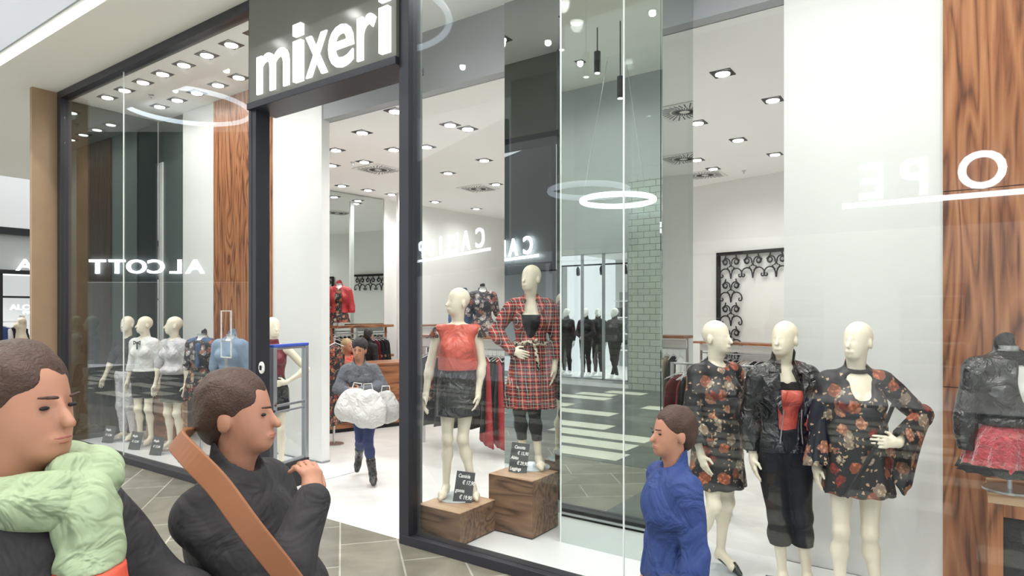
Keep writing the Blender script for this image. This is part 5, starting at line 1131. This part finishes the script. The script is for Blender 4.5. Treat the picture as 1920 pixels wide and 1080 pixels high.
# 3: child in a blue coat
t, p3 = person('person', 'child in a cobalt blue coat walking past the mirrored column', wp(1258, 2.60, 0), -80, dict(head=(10, 0, 0), knL=(0.08, -0.16, 0.5), anL=(0.08, -0.12, 0.11), knR=(-0.08, 0.02, 0.5), anR=(-0.08, 0.2, 0.16)), 0.82, 0.0065, 'hair')
cloth(p3, 'coat', ['torso', 'neck', 'armL', 'armR'], 0.022, M['cobalt'], (), [ell((0, -0.02, 1.60), (0.075, 0.09, 0.12), 0.01)], [((0, 0, 0.78), (0, 0, -1))], 0.005, 24, vox=0.008)
cloth(p3, 'trousers', ['legL', 'legR'], 0.02, M['jeans'], infl(p3['torso'][:3], 0.02), (), [((0, 0, 0.1), (0, 0, -1))], 0.003, vox=0.01)
# 4: shopper hurrying out with white bags
t, p4 = person('person', 'woman in a grey jacket, jeans and black boots hurrying out with white shopping bags', wp(683, 6.98, 0), 8, dict(bust=True, head=(-8, 5, 8), lean=(-0.045, -0.16, -0.05), elL=(0.23, -0.16, 1.17), wrL=(0.0, -0.36, 1.15), hdL=(-0.95, -0.1, 0.0), pnL=(0, 0.9, 0), thumbL=(0, 0, 1), elR=(-0.29, -0.16, 1.15), wrR=(-0.06, -0.33, 1.12), hdR=(0.95, -0.1, 0.0), pnR=(0, 0.9, 0), thumbR=(0, 0, 1), knL=(0.06, -0.20, 0.52), anL=(0.11, -0.12, 0.12), knR=(-0.05, 0.04, 0.52), anR=(-0.10, 0.38, 0.22), toeR=(-0.12, 0.34, 0.06)), 0.9, 0.007, 'hairb')
H = p4['H']; Rh = p4['Rh']
cloth(p4, 'jacket', ['torso', 'neck', 'armL', 'armR'], 0.024, M['melange'], (), [ell(p4['T'](0, -0.03, 1.57), (0.075, 0.09, 0.10), 0.01)], [((0, 0, 0.90), (0, 0, -1))], 0.005, 26)
cloth(p4, 'jeans', ['legL', 'legR'], 0.012, M['jeans'], infl(p4['torso'][:3], 0.012), (), [((0, 0, 0.24), (0, 0, -1))], 0.002)
link('hat', sdf_mesh('hat', [ell(H(0, 0.03, 0.06), (0.093, 0.11, 0.088), 0.02, Rh)], 0.007, [ell(H(0, -0.09, -0.035), (0.085, 0.095, 0.075), 0.012, Rh)], (), 0.004, 60), M['greycloth'], t)
for s in 'LR':
    an, toe, heel = p4['an' + s], p4['toe' + s], p4['heel' + s]; kn = p4['kn' + s]; up_ = an + (kn - an) * 0.42
    link('boot', sdf_mesh('boot', [cap(up_, an, 0.057, 0.045, 0.02), cap(heel, an + (toe - an) * 0.68, 0.038, 0.04, 0.02), cap(an + (toe - an) * 0.68, toe, 0.042, 0.032, 0.02), cap(an, an + (toe - an) * 0.5, 0.042, 0.036, 0.03)], 0.006), M['leather'], t)
def bagm(label, loc, rz, w, h, d):
    t = empty('shopping_bag', loc, rz, label, 'bag'); t.rotation_euler = (R(-8), R(random.uniform(-12, 12)), rz)
    me = sdf_mesh('bag', [ell((0, 0, h * 0.42), (w / 2, d / 2, h * 0.5), 0.05), ell((w * 0.2, 0, h * 0.25), (w * 0.32, d * 0.55, h * 0.3), 0.06), ell((-w * 0.2, 0.01, h * 0.25), (w * 0.32, d * 0.55, h * 0.28), 0.06)], 0.008, (), (), 0.008, 34)
    link('sack', me, M[getattr(bagm, 'm', 'bag')], t); MB().tube([(-0.05, 0, h * 0.85), (-0.04, 0, h * 1.05), (0.04, 0, h * 1.05), (0.05, 0, h * 0.85)], 0.006, 6).build('handle', M['bag'], t)
bagm('white crumpled shopping bag held on the shopper\'s right side', wp(660, 6.58, 0.74), 0.2, 0.36, 0.36, 0.2)
bagm('white shopping bag held at the middle of the shopper\'s body', wp(694, 6.50, 0.70), 0.0, 0.32, 0.40, 0.16)
bagm.m = 'bagshade'
bagm('greyish shopping bag swinging at the shopper\'s left hip', wp(722, 6.66, 0.72), -0.2, 0.28, 0.34, 0.2)
# 5, 6: staff behind the counter
t, p5 = person('person', 'woman with blond hair in a red top sitting behind the sales counter', wp(652, 11.1, 0), 40, dict(bust=True, drop=0.40, head=(20, 0, 0), knL=(0.1, -0.4, 0.5), anL=(0.1, -0.38, 0.11), knR=(-0.1, -0.4, 0.5), anR=(-0.1, -0.38, 0.11), elL=(0.22, -0.05, 0.8), wrL=(0.1, -0.25, 0.8), elR=(-0.22, -0.05, 0.8), wrR=(-0.1, -0.25, 0.8)), 1.0, 0.011, 'blond', True)
cloth(p5, 'top', ['torso', 'neck', 'armL', 'armR'], 0.02, M['red'], (), [ell((0, -0.02, 1.17), (0.08, 0.09, 0.11), 0.01)], [((0, 0, 0.5), (0, 0, -1))], vox=0.011)
cloth(p5, 'trousers', ['legL', 'legR'], 0.02, M['black'], infl(p5['torso'][:3], 0.012), (), (), vox=0.012)
t = empty('stool', wp(652, 11.1, 0), 0, 'low stool under the seated woman behind the counter', 'stool'); MB().disc((0, 0.03, 0.40), 0.17, 0.035, 24).build('seat', M['black'], t); MB().disc((0, 0.03, 0.0), 0.03, 0.40, 12).build('column', M['steel'], t)
t, p6 = person('person', 'dark haired person in black at the shelves behind the counter', wp(692, 11.45, 0), 150, dict(head=(10, 0, 0)), 0.87, 0.012, 'hairb')
cloth(p6, 'sweater', ['torso', 'neck', 'armL', 'armR'], 0.02, M['black'], (), (), [((0, 0, 0.85), (0, 0, -1))], vox=0.012)
cloth(p6, 'trousers', ['legL', 'legR'], 0.02, M['black'], infl(p6['torso'][:3], 0.012), (), [((0, 0, 0.08), (0, 0, -1))], vox=0.012)
